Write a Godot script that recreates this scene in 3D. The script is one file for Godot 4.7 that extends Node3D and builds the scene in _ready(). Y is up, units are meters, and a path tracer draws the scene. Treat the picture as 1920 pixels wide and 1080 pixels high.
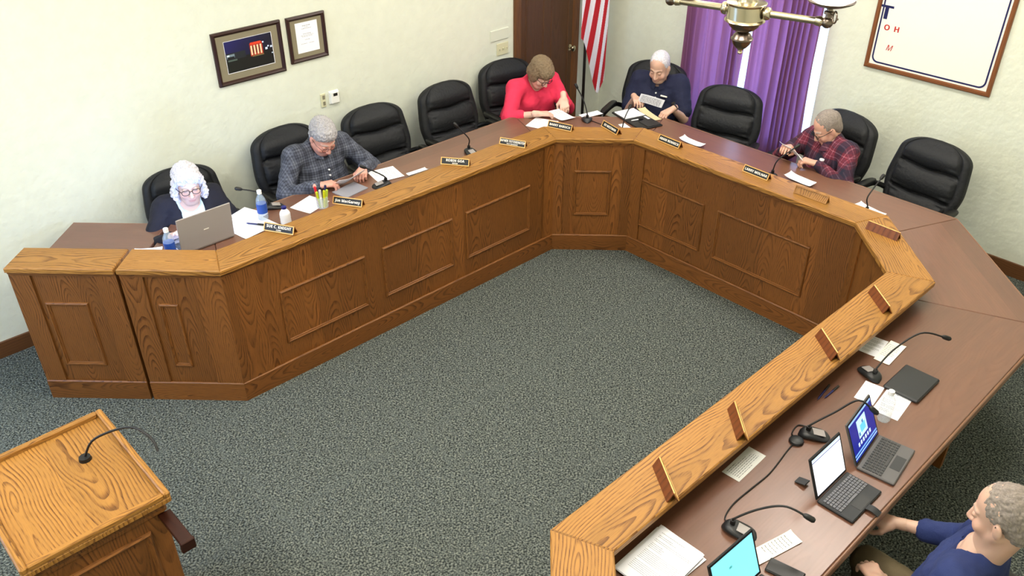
extends Node3D
# A council chamber seen from a camera near the ceiling. World axes follow the room: -X is the wall with the pictures,
# -Z the wall with the curtains. Survey numbers are turned into metres with U.

const U := 0.9
const DESK := 0.81
const CAP := 0.945
const WALL_X := -5.58
const WALL_Z := -6.525
const EAST := 0.75
const SOUTH := 1.25
const CEIL := 3.75

var M := {}
var taken := {}
var rng := RandomNumberGenerator.new()

# ------------------------------------------------------------------ geometry
class Geo:
	var v := PackedVector3Array()
	var n := PackedVector3Array()
	var t := PackedVector2Array()
	var c := PackedColorArray()
	func face(pts: Array, out: Vector3, g: Vector3, off := Vector2.ZERO, uvs: Array = []) -> void:
		var a: Vector3 = pts[0]
		var nn := Vector3.ZERO
		for i in range(1, pts.size() - 1):
			nn += (a - pts[i + 1]).cross(a - pts[i])
		if nn.length_squared() < 1e-16: return
		nn = nn.normalized()
		var flip := nn.dot(out) < 0.0
		if flip: nn = -nn
		var gg := g - nn * g.dot(nn)
		if gg.length() < 0.05:
			gg = Vector3.UP - nn * nn.y
			if gg.length() < 0.05: gg = Vector3.RIGHT
		gg = gg.normalized()
		var uu := gg.cross(nn)
		for i in range(1, pts.size() - 1):
			var order := [0, i + 1, i] if flip else [0, i, i + 1]
			for k in order:
				var p: Vector3 = pts[k]
				v.append(p); n.append(nn)
				t.append(uvs[k] if uvs.size() else Vector2(p.dot(uu), p.dot(gg)) + off)
	func box(ctr: Vector3, size: Vector3, bev := 0.0, b := Basis.IDENTITY, g := Vector3.ZERO, off := Vector2.ZERO) -> void:
		if g == Vector3.ZERO:
			g = Vector3.RIGHT if size.x >= size.y and size.x >= size.z else (Vector3.UP if size.y >= size.z else Vector3.BACK)
		g = b * g
		var h := size * 0.5
		bev = minf(bev, minf(h.x, minf(h.y, h.z)) * 0.9)
		var P := func(sx: float, sy: float, sz: float, ax: int) -> Vector3:
			var q := Vector3(sx * (h.x - (0.0 if ax == 0 else bev)), sy * (h.y - (0.0 if ax == 1 else bev)), sz * (h.z - (0.0 if ax == 2 else bev)))
			return ctr + b * q
		for s in [-1.0, 1.0]:
			face([P.call(s, -1, -1, 0), P.call(s, 1, -1, 0), P.call(s, 1, 1, 0), P.call(s, -1, 1, 0)], b * Vector3(s, 0, 0), g, off)
			face([P.call(-1, s, -1, 1), P.call(1, s, -1, 1), P.call(1, s, 1, 1), P.call(-1, s, 1, 1)], b * Vector3(0, s, 0), g, off)
			face([P.call(-1, -1, s, 2), P.call(1, -1, s, 2), P.call(1, 1, s, 2), P.call(-1, 1, s, 2)], b * Vector3(0, 0, s), g, off)
		if bev <= 0.0: return
		for s in [-1.0, 1.0]:
			for r in [-1.0, 1.0]:
				face([P.call(s, r, -1, 0), P.call(s, r, 1, 0), P.call(s, r, 1, 1), P.call(s, r, -1, 1)], b * Vector3(s, r, 0), g, off)
				face([P.call(s, -1, r, 0), P.call(s, 1, r, 0), P.call(s, 1, r, 2), P.call(s, -1, r, 2)], b * Vector3(s, 0, r), g, off)
				face([P.call(-1, s, r, 1), P.call(1, s, r, 1), P.call(1, s, r, 2), P.call(-1, s, r, 2)], b * Vector3(0, s, r), g, off)
				for q in [-1.0, 1.0]:
					face([P.call(s, r, q, 0), P.call(s, r, q, 1), P.call(s, r, q, 2)], b * Vector3(s, r, q), g, off)
	# a convex or concave outline in the XZ plane between two heights, with its upper edge chamfered
	func prism(poly: PackedVector2Array, y0: float, y1: float, g: Vector3, bev := 0.0, off := Vector2.ZERO) -> void:
		var k := poly.size()
		var area := 0.0
		for i in k: area += poly[i].cross(poly[(i + 1) % k])
		var sgn := 1.0 if area > 0.0 else -1.0
		var ins := PackedVector2Array()
		for i in k:
			var d0 := (poly[i] - poly[(i + k - 1) % k]).normalized()
			var d1 := (poly[(i + 1) % k] - poly[i]).normalized()
			var n0 := Vector2(-d0.y, d0.x) * sgn
			var n1 := Vector2(-d1.y, d1.x) * sgn
			var m := (n0 + n1).normalized()
			ins.append(poly[i] + m * bev / maxf(0.35, m.dot(n0)))
		var tris := Geometry2D.triangulate_polygon(ins)
		for i in range(0, tris.size(), 3):
			var top := []
			var bot := []
			for j in 3:
				var q := ins[tris[i + j]]
				top.append(Vector3(q.x, y1, q.y))
				var p := poly[tris[i + j]]
				bot.append(Vector3(p.x, y0, p.y))
			face(top, Vector3.UP, g, off)
			face(bot, Vector3.DOWN, g, off)
		for i in k:
			var a := poly[i]
			var b := poly[(i + 1) % k]
			var e := (b - a).normalized()
			var o := Vector3(e.y, 0, -e.x) * sgn
			face([Vector3(a.x, y0, a.y), Vector3(b.x, y0, b.y), Vector3(b.x, y1 - bev, b.y), Vector3(a.x, y1 - bev, a.y)], o, g, off)
			if bev > 0.0:
				var c2 := ins[i]
				var d2 := ins[(i + 1) % k]
				face([Vector3(a.x, y1 - bev, a.y), Vector3(b.x, y1 - bev, b.y), Vector3(d2.x, y1, d2.y), Vector3(c2.x, y1, c2.y)], o + Vector3.UP, g, off)
	# shared-vertex triangles; turns them outwards when closed, splits normals at creases
	func solid(vs: PackedVector3Array, tris: PackedInt32Array, crease := 50.0, uvs := PackedVector2Array(), closed := true, cols := PackedColorArray()) -> void:
		var flip := false
		if closed:
			var vol := 0.0
			for i in range(0, tris.size(), 3):
				vol += vs[tris[i]].dot(vs[tris[i + 1]].cross(vs[tris[i + 2]]))
			flip = vol > 0.0
		var fn := PackedVector3Array()
		var acc := PackedVector3Array()
		acc.resize(vs.size())
		for i in range(0, tris.size(), 3):
			var a := vs[tris[i]]
			var b := vs[tris[i + 1]]
			var d := vs[tris[i + 2]]
			var q := (a - d).cross(a - b)
			if flip: q = -q
			fn.append(q)
			acc[tris[i]] += q; acc[tris[i + 1]] += q; acc[tris[i + 2]] += q
		var fans := []
		var cc := cos(deg_to_rad(crease))
		if crease < 179.0:
			fans.resize(vs.size())
			for i in tris.size():
				if fans[tris[i]] == null: fans[tris[i]] = PackedInt32Array()
				fans[tris[i]].append(i / 3)
		for i in range(0, tris.size(), 3):
			var q := fn[i / 3]
			var ql := q.length()
			if ql < 1e-14: continue
			var qn := q / ql
			for k in ([0, 2, 1] if flip else [0, 1, 2]):
				var id := tris[i + k]
				var nn := acc[id]
				if crease < 179.0:
					nn = Vector3.ZERO
					for f in fans[id]:
						var w := fn[f]
						if w.dot(qn) >= cc * w.length(): nn += w
				v.append(vs[id]); n.append(nn.normalized())
				t.append(uvs[id] if uvs.size() else Vector2(vs[id].x + vs[id].z * 0.3, vs[id].y))
				if cols.size(): c.append(cols[id])
	# rings of equal length joined into a skin; ends closed when caps is on
	func loft(rings: Array, caps := true, crease := 50.0, around := true, uvs := PackedVector2Array()) -> void:
		var vs := PackedVector3Array()
		var tris := PackedInt32Array()
		var k: int = rings[0].size()
		for r in rings: vs.append_array(r)
		for i in rings.size() - 1:
			for j in (k if around else k - 1):
				var a := i * k + j
				var b := i * k + (j + 1) % k
				tris.append_array([a, b, b + k, a, b + k, a + k])
		if caps and around:
			for e in [0, rings.size() - 1]:
				var mid := Vector3.ZERO
				for p in rings[e]: mid += p
				vs.append(mid / k)
				if uvs.size(): uvs.append(uvs[e * k])
				var ci := vs.size() - 1
				for j in k:
					var a: int = e * k + j
					var b: int = e * k + (j + 1) % k
					tris.append_array([ci, b, a] if e == 0 else [ci, a, b])
		solid(vs, tris, crease, uvs, around and caps)
	func tube(pts: Array, rad, segs := 8, caps := true) -> void:
		var rings := []
		var up := Vector3.UP
		var d0: Vector3 = (pts[1] - pts[0]).normalized()
		if absf(d0.dot(up)) > 0.9: up = Vector3.RIGHT
		for i in pts.size():
			var d: Vector3
			if i == 0: d = d0
			elif i == pts.size() - 1: d = (pts[i] - pts[i - 1]).normalized()
			else: d = ((pts[i + 1] - pts[i]).normalized() + (pts[i] - pts[i - 1]).normalized()).normalized()
			up = (up - d * up.dot(d)).normalized()
			var side := d.cross(up)
			var ring := PackedVector3Array()
			var r: float = rad[i] if rad is Array else rad
			for j in segs:
				var an := TAU * j / segs
				ring.append(pts[i] + (up * cos(an) + side * sin(an)) * r)
			rings.append(ring)
		loft(rings, caps)
	func lathe(prof: Array, segs := 20, at := Vector3.ZERO, b := Basis.IDENTITY, crease := 40.0) -> void:
		var rings := []
		for p in prof:
			var ring := PackedVector3Array()
			for j in segs:
				var an := TAU * j / segs
				ring.append(at + b * Vector3(cos(an) * maxf(p.x, 0.00005), p.y, sin(an) * maxf(p.x, 0.00005)))
			rings.append(ring)
		loft(rings, true, crease)
	# mitred moulding round a rectangle: o centre, ex/ey half extents, nn outwards, prof = (inset, height)
	func frame(o: Vector3, ex: Vector3, ey: Vector3, nn: Vector3, prof: Array) -> void:
		var ux := ex.normalized()
		var uy := ey.normalized()
		var cs := [[-1, -1], [1, -1], [1, 1], [-1, 1]]
		for s in 4:
			var ca: Array = cs[s]
			var cb: Array = cs[(s + 1) % 4]
			for i in prof.size() - 1:
				var q := []
				for e in [[ca, prof[i]], [cb, prof[i]], [cb, prof[i + 1]], [ca, prof[i + 1]]]:
					var k: Array = e[0]
					var p: Vector2 = e[1]
					q.append(o + ex * k[0] + ey * k[1] - ux * k[0] * p.x - uy * k[1] * p.x + nn * p.y)
				var mid: Vector3 = o + (ex * (ca[0] + cb[0]) + ey * (ca[1] + cb[1])) * 0.5
				var dirn: Vector3 = (mid - o).normalized()
				var dp: Vector2 = prof[i + 1] - prof[i]
				face(q, dirn * dp.y + nn * dp.x if dp.x >= 0.0 else -(dirn * dp.y + nn * dp.x) , (q[1] - q[0]).normalized())
	# open sheet over a grid, with thickness th along its normals
	func sheet(f: Callable, nu: int, nv: int, th := 0.0, su := 1.0, sv := 1.0) -> void:
		var vs := PackedVector3Array()
		var uv := PackedVector2Array()
		var tris := PackedInt32Array()
		for j in nv + 1:
			for i in nu + 1:
				vs.append(f.call(float(i) / nu, float(j) / nv))
				uv.append(Vector2(su * i / nu, sv * j / nv))
		var w := nu + 1
		for j in nv:
			for i in nu:
				var a := j * w + i
				tris.append_array([a, a + 1, a + w + 1, a, a + w + 1, a + w])
		if th > 0.0:
			var nm := PackedVector3Array()
			nm.resize(vs.size())
			for i in range(0, tris.size(), 3):
				var q := (vs[tris[i]] - vs[tris[i + 2]]).cross(vs[tris[i]] - vs[tris[i + 1]])
				for k in 3: nm[tris[i + k]] += q
			var cnt := vs.size()
			for i in cnt:
				vs.append(vs[i] - nm[i].normalized() * th)
				uv.append(uv[i])
			var base := tris.size()
			for i in range(0, base, 3):
				tris.append_array([tris[i] + cnt, tris[i + 2] + cnt, tris[i + 1] + cnt])
			var rim := PackedInt32Array()
			for i in nu + 1: rim.append(i)
			for j in range(1, nv + 1): rim.append(j * w + nu)
			for i in range(nu - 1, -1, -1): rim.append(nv * w + i)
			for j in range(nv - 1, 0, -1): rim.append(j * w)
			for i in rim.size():
				var a := rim[i]
				var b := rim[(i + 1) % rim.size()]
				tris.append_array([a, a + cnt, b + cnt, a, b + cnt, b])
		solid(vs, tris, 60.0, uv, th > 0.0)
	func mesh() -> ArrayMesh:
		var arr := []
		arr.resize(Mesh.ARRAY_MAX)
		arr[Mesh.ARRAY_VERTEX] = v
		arr[Mesh.ARRAY_NORMAL] = n
		arr[Mesh.ARRAY_TEX_UV] = t
		if c.size() == v.size() and c.size(): arr[Mesh.ARRAY_COLOR] = c
		var m := ArrayMesh.new()
		m.add_surface_from_arrays(Mesh.PRIMITIVE_TRIANGLES, arr)
		return m

# ------------------------------------------------------------------ naming
func numbered(s: String) -> String:
	if not taken.has(s):
		taken[s] = 0
		return s
	taken[s] += 1
	return "%s_%03d" % [s, taken[s]]

func tag(o: Node, label: String, category: String, group := "", kind := "") -> Node:
	if label: o.set_meta("label", label)
	if category: o.set_meta("category", category)
	if group: o.set_meta("group", group)
	if kind: o.set_meta("kind", kind)
	return o

func thing(called: String, label: String, category: String, at := Vector3.ZERO, turn := 0.0, group := "") -> Node3D:
	var o := Node3D.new()
	o.name = numbered(called)
	add_child(o, true)
	o.position = at
	o.rotation.y = turn
	tag(o, label, category, group)
	return o

func obj(called: String, g, m: Material, parent: Node = null) -> MeshInstance3D:
	var o := MeshInstance3D.new()
	o.mesh = g.mesh() if g is Geo else g
	o.material_override = m
	if parent == null:
		o.name = numbered(called)
		add_child(o, true)
	else:
		o.name = called
		parent.add_child(o, true)
	return o

func struct(called: String, g, m: Material, parent: Node = null) -> MeshInstance3D:
	var o := obj(called, g, m, parent)
	if parent == null: o.set_meta("kind", "structure")
	return o

func dup(src: Node3D, at: Vector3, turn: float, label := "", group := "") -> Node3D:
	var r: Node3D = src.duplicate()
	r.name = numbered(String(src.name).trim_suffix("_000"))
	add_child(r, true)
	r.position = at
	r.rotation.y = turn
	if label: r.set_meta("label", label)
	if group: r.set_meta("group", group)
	return r

func bez(pts: Array, k := 14) -> Array:        # a smooth line through points
	var cv := Curve3D.new()
	for i in pts.size():
		var d: Vector3 = (pts[mini(i + 1, pts.size() - 1)] - pts[maxi(i - 1, 0)]) / 5.0
		cv.add_point(pts[i], -d, d)
	var out := []
	var L := cv.get_baked_length()
	for i in k + 1: out.append(cv.sample_baked(L * i / k, true))
	return out

func u(x: float, y: float, z: float) -> Vector3:
	return Vector3(x * U, y, z * U)

# ------------------------------------------------------------------ materials
func sm(col: Color, rough := 0.6, metal := 0.0) -> StandardMaterial3D:
	var m := StandardMaterial3D.new()
	m.albedo_color = col
	m.roughness = rough
	m.metallic = metal
	return m

func glow(col: Color, e: float) -> StandardMaterial3D:
	var m := sm(col, 0.4)
	m.emission_enabled = true
	m.emission = col
	m.emission_energy_multiplier = e
	return m

func noise(f: float, s: int, oct := 3, type := FastNoiseLite.TYPE_SIMPLEX_SMOOTH) -> FastNoiseLite:
	var q := FastNoiseLite.new()
	q.noise_type = type
	q.frequency = f
	q.seed = s
	q.fractal_octaves = oct
	return q

# plain-sawn oak: growth rings cut by planes that wander in and out of the log. w_m across, v_m along the grain.
func oak(w: int, h: int, w_m: float, v_m: float, planks: Array, sd: int, light: Color, dark: Color, freq: float) -> ImageTexture:
	var r2 := RandomNumberGenerator.new()
	r2.seed = sd
	var n1 := noise(2.2, sd, 2)
	var n2 := noise(6.0, sd + 5, 2)
	var pores := noise(0.12, sd + 9, 2)
	var buf := PackedByteArray()
	buf.resize(w * h * 3)
	var x0 := 0
	for p in planks.size():
		var wide: float = planks[p]
		var x1 := w if p == planks.size() - 1 else mini(w, x0 + int(wide / w_m * w))
		var ctr := (x0 + (x1 - x0) * r2.randf_range(0.3, 0.7)) / w * w_m
		var d0 := r2.randf_range(0.03, 0.06)
		var amp := r2.randf_range(0.025, 0.05)
		var ph := r2.randf() * TAU
		var tone := r2.randf_range(0.9, 1.06)
		for y in h:
			var a := TAU * y / h
			var cy := cos(a) * v_m / TAU
			var sy := sin(a) * v_m / TAU
			var wob := n1.get_noise_3d(p * 3.1, cy, sy)
			var dv := d0 + amp * sin(a + ph) + 0.016 * wob
			var sway := 0.02 * n1.get_noise_3d(p * 7.7 + 20.0, cy, sy)
			for x in range(x0, x1):
				var xm := float(x) / w * w_m
				var wv := n2.get_noise_3d(xm * 3.0 + p * 5.0, cy * 0.6, sy * 0.6)
				var du := xm - ctr + sway
				var r := sqrt(du * du + dv * dv) * freq + wv * 0.28
				var g := r - floorf(r)
				var line := smoothstep(0.42, 0.96, g) * (1.0 - smoothstep(0.96, 1.0, g))
				var po := smoothstep(0.12, 0.5, pores.get_noise_2d(x * 2.0, y * 0.10 + p * 100.0))
				var k := clampf(line * 0.62 * (0.6 + 0.9 * wv) + po * (0.14 + 0.3 * line), 0.0, 1.0)
				var tn := tone * (1.0 + 0.06 * wv)
				var i := (y * w + x) * 3
				buf[i] = int(clampf(lerpf(light.r, dark.r, k) * tn, 0, 1) * 255)
				buf[i + 1] = int(clampf(lerpf(light.g, dark.g, k) * tn, 0, 1) * 255)
				buf[i + 2] = int(clampf(lerpf(light.b, dark.b, k) * tn, 0, 1) * 255)
		x0 = x1
	var img := Image.create_from_data(w, h, false, Image.FORMAT_RGB8, buf)
	img.generate_mipmaps()
	return ImageTexture.create_from_image(img)

func wood(tex: Texture2D, w_m: float, v_m: float, rough := 0.38, tint := Color.WHITE) -> StandardMaterial3D:
	var m := sm(tint, rough)
	m.albedo_texture = tex
	m.uv1_scale = Vector3(1.0 / w_m, 1.0 / v_m, 1)
	m.metallic_specular = 0.4
	return m

func speckle(w: int, f: float, sd: int, ramp: Array, drift := 0.0, f2 := 0.01, oct := 2) -> ImageTexture:   # seamless flecks through a colour ramp
	var a := noise(f, sd, oct).get_seamless_image(w, w)
	var b := noise(f2, sd + 3, 3).get_seamless_image(w, w)
	a.convert(Image.FORMAT_L8); b.convert(Image.FORMAT_L8)
	var da := a.get_data()
	var db := b.get_data()
	var buf := PackedByteArray()
	buf.resize(w * w * 3)
	var lut := PackedByteArray()
	lut.resize(256 * 3)
	for i in 256:
		var x := i / 255.0 * (ramp.size() - 1)
		var k := mini(int(x), ramp.size() - 2)
		var col: Color = (ramp[k] as Color).lerp(ramp[k + 1], x - k)
		lut[i * 3] = int(col.r * 255); lut[i * 3 + 1] = int(col.g * 255); lut[i * 3 + 2] = int(col.b * 255)
	for i in w * w:
		var q := clampi(int(da[i] + (db[i] - 128) * drift), 0, 255) * 3
		buf[i * 3] = lut[q]; buf[i * 3 + 1] = lut[q + 1]; buf[i * 3 + 2] = lut[q + 2]
	var img := Image.create_from_data(w, w, false, Image.FORMAT_RGB8, buf)
	img.generate_mipmaps()
	return ImageTexture.create_from_image(img)

func bump(w: int, f: float, sd: int, oct := 3, strength := 4.0, type := FastNoiseLite.TYPE_SIMPLEX_SMOOTH) -> ImageTexture:
	var a := noise(f, sd, oct, type).get_seamless_image(w, w)
	a.bump_map_to_normal_map(strength)
	a.generate_mipmaps()
	return ImageTexture.create_from_image(a)

func tri(m: StandardMaterial3D, scale: float, world := false) -> StandardMaterial3D:
	m.uv1_triplanar = true
	m.uv1_world_triplanar = world
	m.uv1_scale = Vector3.ONE * scale
	return m

func plaid(n: int, base: Color, bands: Array) -> ImageTexture:      # bands: [position, width, colour, strength] woven both ways
	var row := []
	for x in n:
		var c := base
		var f := float(x) / n
		for b in bands:
			var d := absf(f - b[0])
			d = minf(d, 1.0 - d)
			if d < b[1]: c = c.lerp(b[2], b[3])
		row.append(c)
	var img := Image.create(n, n, false, Image.FORMAT_RGB8)
	for y in n:
		for x in n:
			var c: Color = (row[x] as Color).lerp(row[y], 0.5)
			img.set_pixel(x, y, c.darkened(0.10) if (x + y) % 4 < 2 else c)
	img.generate_mipmaps()
	return ImageTexture.create_from_image(img)

func make_materials() -> void:
	var panel := oak(960, 1024, 1.2, 1.3, [0.16, 0.10, 0.2, 0.09, 0.17, 0.12, 0.19, 0.17], 11, Color(0.50, 0.315, 0.145), Color(0.27, 0.145, 0.05), 95.0)
	M.panel = wood(panel, 1.2, 1.3, 0.42)
	M.rail = wood(panel, 1.2, 1.3, 0.42)
	var bold := oak(512, 1536, 0.5, 1.7, [0.26, 0.24], 23, Color(0.62, 0.44, 0.21), Color(0.28, 0.155, 0.05), 78.0)
	M.cap = wood(bold, 0.5, 1.7, 0.4)
	M.plate_wood = wood(panel, 3.0, 4.0, 0.5, Color(0.95, 0.82, 0.78))
	var walnut := oak(384, 768, 0.9, 2.4, [0.3, 0.25, 0.35], 31, Color(0.30, 0.20, 0.125), Color(0.235, 0.15, 0.09), 60.0)
	M.door = wood(walnut, 0.9, 2.4, 0.45)
	M.casing = wood(walnut, 0.9, 2.4, 0.45, Color(1.25, 1.2, 1.1))
	M.dark_frame = wood(walnut, 0.9, 2.4, 0.4, Color(0.62, 0.45, 0.42))
	M.sign_frame = wood(walnut, 0.9, 2.4, 0.4, Color(1.5, 1.35, 1.2))
	var lam := oak(384, 768, 1.6, 2.2, [0.5, 0.35, 0.45, 0.3], 41, Color(0.445, 0.305, 0.24), Color(0.415, 0.275, 0.21), 70.0)
	M.laminate = wood(lam, 1.6, 2.2, 0.3)
	M.laminate.metallic_specular = 0.6
	M.edge = sm(Color(0.50, 0.36, 0.27), 0.4)

	M.carpet = sm(Color.WHITE, 0.98)
	M.carpet.albedo_texture = speckle(1024, 0.062, 7, [Color(0.10, 0.115, 0.11), Color(0.18, 0.195, 0.19), Color(0.295, 0.315, 0.305), Color(0.39, 0.41, 0.39), Color(0.49, 0.505, 0.47), Color(0.64, 0.645, 0.59)], 0.10, 0.012, 2)
	M.carpet.normal_enabled = true
	M.carpet.normal_texture = bump(512, 0.09, 8, 2, 6.0)
	M.carpet.metallic_specular = 0.1
	tri(M.carpet, 1.0 / 0.9, true)
	M.wall = sm(Color.WHITE, 0.85)
	M.wall.albedo_texture = speckle(256, 0.03, 3, [Color(0.825, 0.84, 0.78), Color(0.845, 0.86, 0.80)], 0.3)
	M.wall.normal_enabled = true
	M.wall.normal_texture = bump(256, 0.06, 4, 3, 0.7)
	tri(M.wall, 1.0, true)
	M.ceiling = sm(Color(0.9, 0.9, 0.88), 0.9)
	M.white = sm(Color(0.9, 0.9, 0.87), 0.45)
	M.trim = sm(Color(0.86, 0.86, 0.8), 0.4)
	M.ivory = sm(Color(0.80, 0.79, 0.66), 0.4)
	M.dark = sm(Color(0.03, 0.03, 0.033), 0.45)
	M.darker = sm(Color(0.012, 0.012, 0.014), 0.5)
	M.slot = sm(Color(0.12, 0.11, 0.09), 0.6)
	M.socket = sm(Color(0.50, 0.48, 0.40), 0.5)
	M.charcoal = sm(Color(0.10, 0.105, 0.115), 0.45)
	M.silver = sm(Color(0.60, 0.575, 0.565), 0.45, 0.15)
	M.chrome = sm(Color(0.75, 0.75, 0.75), 0.2, 1.0)
	M.leather = sm(Color(0.115, 0.12, 0.13), 0.55)
	M.leather.metallic_specular = 0.35
	M.leather.normal_enabled = true
	M.leather.normal_texture = bump(256, 0.05, 5, 3, 1.6)
	tri(M.leather, 3.0)
	M.paper = sm(Color(0.9, 0.9, 0.92), 0.8)
	M.cream = sm(Color(0.80, 0.74, 0.58), 0.8)
	M.gray_paper = sm(Color(0.55, 0.55, 0.58), 0.75)
	M.brass = sm(Color(0.74, 0.70, 0.61), 0.24, 1.0)
	M.old_brass = sm(Color(0.48, 0.43, 0.39), 0.28, 1.0)
	M.gold = sm(Color(0.85, 0.66, 0.38), 0.4, 0.3)
	M.lettering = sm(Color(0.92, 0.9, 0.86), 0.6)
	M.glass = sm(Color(0.95, 0.98, 1.0, 0.08), 0.05)
	M.glass.transparency = BaseMaterial3D.TRANSPARENCY_ALPHA
	M.bottle = sm(Color(0.82, 0.9, 0.96, 0.22), 0.08)
	M.bottle.transparency = BaseMaterial3D.TRANSPARENCY_ALPHA
	M.cap_white = sm(Color(0.92, 0.92, 0.92), 0.4)
	M.cap_blue = sm(Color(0.10, 0.10, 0.42), 0.4)
	M.label_blue = sm(Color(0.12, 0.28, 0.62), 0.5)
	M.curtain = sm(Color(0.50, 0.31, 0.43), 0.85)
	M.curtain.backlight_enabled = true
	M.curtain.backlight = Color(0.42, 0.28, 0.42)
	M.curtain.cull_mode = BaseMaterial3D.CULL_DISABLED
	M.ivory_wall = sm(Color(0.82, 0.835, 0.77), 0.5)
	M.flag_pole = sm(Color(0.09, 0.07, 0.055), 0.4)
	M.folder = sm(Color(0.03, 0.03, 0.05), 0.4)
	M.pen_blue = sm(Color(0.07, 0.08, 0.32), 0.35)
	M.phone_glass = sm(Color(0.03, 0.03, 0.035), 0.4)
	M.news = print_mat(printed(200, 120, para(200, 120, 8, 8, 4, [0.9, 0.9, 0.9, 0.9, 0.9, 0.9, 0.9, 0.9, 0.9, 0.9, 0.9, 0.9]), Color(0.72, 0.72, 0.74)))
	M.pavement = sm(Color(0.75, 0.75, 0.74), 0.95)

# ------------------------------------------------------------------ the room shell
func slab(called: String, a: Vector3, b: Vector3, m: Material, parent: Node = null) -> MeshInstance3D:
	var g := Geo.new()
	g.box((a + b) * 0.5, (b - a).abs())
	return struct(called, g, m, parent)

func room() -> void:
	var T := 0.2
	slab("floor", Vector3(WALL_X - T, -0.2, WALL_Z - T), Vector3(EAST + T, 0, SOUTH + T), M.carpet)
	slab("ceiling", Vector3(WALL_X - T, CEIL, WALL_Z - T), Vector3(EAST + T, CEIL + 0.2, SOUTH + T), M.ceiling)
	slab("wall_west", Vector3(WALL_X - T, 0, WALL_Z - T), Vector3(WALL_X, CEIL, SOUTH + T), M.wall)
	slab("wall_east", Vector3(EAST, 0, WALL_Z - T), Vector3(EAST + T, CEIL, SOUTH + T), M.wall)
	wall_with_opening("wall_north", WALL_Z - T, WALL_Z, -4.515, -3.238, 0.45, 3.1)
	wall_with_opening("wall_south", SOUTH, SOUTH + T, -5.35, -4.05, 0.8, 3.1)
	window("window_1", WALL_Z - 0.1, -4.515, -3.238, 0.45, 3.1)
	window("window_2", SOUTH + 0.1, -5.35, -4.05, 0.8, 3.1)
	for w in [["baseboard_west", Vector3(WALL_X, 0, WALL_Z), Vector3(WALL_X + 0.018, 0.11, SOUTH)], ["baseboard_north", Vector3(WALL_X, 0, WALL_Z), Vector3(EAST, 0.11, WALL_Z + 0.018)],
			["baseboard_east", Vector3(EAST - 0.018, 0, WALL_Z), Vector3(EAST, 0.11, SOUTH)], ["baseboard_south", Vector3(WALL_X, 0, SOUTH - 0.018), Vector3(EAST, 0.11, SOUTH)]]:
		slab(w[0], w[1], w[2], M.casing)
	slab("ground", Vector3(-30, -0.6, -40), Vector3(25, -0.3, WALL_Z - 0.21), M.pavement)
	slab("ground", Vector3(-30, -0.6, SOUTH + 0.21), Vector3(25, -0.3, 30), M.pavement)

func wall_with_opening(called: String, z0: float, z1: float, x0: float, x1: float, y0: float, y1: float) -> void:
	var g := Geo.new()
	for q in [[WALL_X, x0, 0.0, CEIL], [x1, EAST, 0.0, CEIL], [x0, x1, 0.0, y0], [x0, x1, y1, CEIL]]:
		g.box(Vector3((q[0] + q[1]) / 2, (q[2] + q[3]) / 2, (z0 + z1) / 2), Vector3(q[1] - q[0], q[3] - q[2], z1 - z0))
	struct(called, g, M.wall)

func window(called: String, z: float, x0: float, x1: float, y0: float, y1: float) -> void:
	var w := Node3D.new()
	w.name = called
	add_child(w)
	w.set_meta("kind", "structure")
	var xc := (x0 + x1) / 2
	var yc := (y0 + y1) / 2
	var g := Geo.new()
	g.frame(Vector3(xc, yc, z - 0.03), Vector3((x1 - x0) / 2, 0, 0), Vector3(0, (y1 - y0) / 2, 0), Vector3.BACK, [Vector2(0, 0), Vector2(0, 0.06), Vector2(0.03, 0.06), Vector2(0.03, 0), Vector2(0, 0)])
	obj("window_frame", g, M.white, w)
	for k in 2:
		var ym := y0 + (y1 - y0) * (0.25 + 0.5 * k)
		var p := Geo.new()
		p.box(Vector3(xc, ym, z), Vector3(x1 - x0 - 0.06, (y1 - y0) / 2 - 0.05, 0.005))
		obj("pane", p, M.glass, w)
	var r := Geo.new()
	r.box(Vector3(xc, yc, z), Vector3(x1 - x0, 0.05, 0.05), 0.005)
	obj("meeting_rail", r, M.white, w)

# ------------------------------------------------------------------ the bench
# Each run is a straight piece of the ring; a -> b is its inner face, the seats lie on the side of out.
var runs := []

func bench() -> void:
	var O := Vector2(-4.93, -0.777)
	var N := Vector2(-4.497, -1.21)
	var A := Vector2(-4.484, -1.223)
	var B := Vector2(-4.077, -1.63)
	var C := Vector2(-4.077, -4.30)
	var D := Vector2(-3.66, -4.712)
	var E := Vector2(-1.905, -4.712)
	var F := Vector2(-1.494, -4.30)
	var G := Vector2(-1.494, -1.645)
	var H := Vector2(-0.98, -1.13)
	runs = [
		["end", O, N, "oak bench section beyond a narrow gap at the left edge of the photo"],
		["end", A, B, "narrow oak bench end panel left of the pale laptop, beside the carpet opening"],
		["wing", B, C, "long oak bench front with three framed panels below the left row of chairs"],
		["corner", C, D, "short oak bench front with one upright framed panel at the far corner"],
		["wing", D, E, "oak bench front with two framed panels below the purple curtains"],
		["corner", E, F, "short plain oak bench corner at the right edge of the photo"],
		["wing", F, G, "near oak bench run seen from above with laptops behind it"],
		["end", G, H, "oak bench end beside the stack of agenda sheets"]]
	for i in runs.size():
		var a: Vector2 = runs[i][1]
		var b: Vector2 = runs[i][2]
		var d := (b - a).normalized()
		var out := Vector2(d.y, -d.x)                       # away from the ring
		runs[i].append(d)
		runs[i].append(out)
	for i in runs.size():
		section(i)

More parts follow.
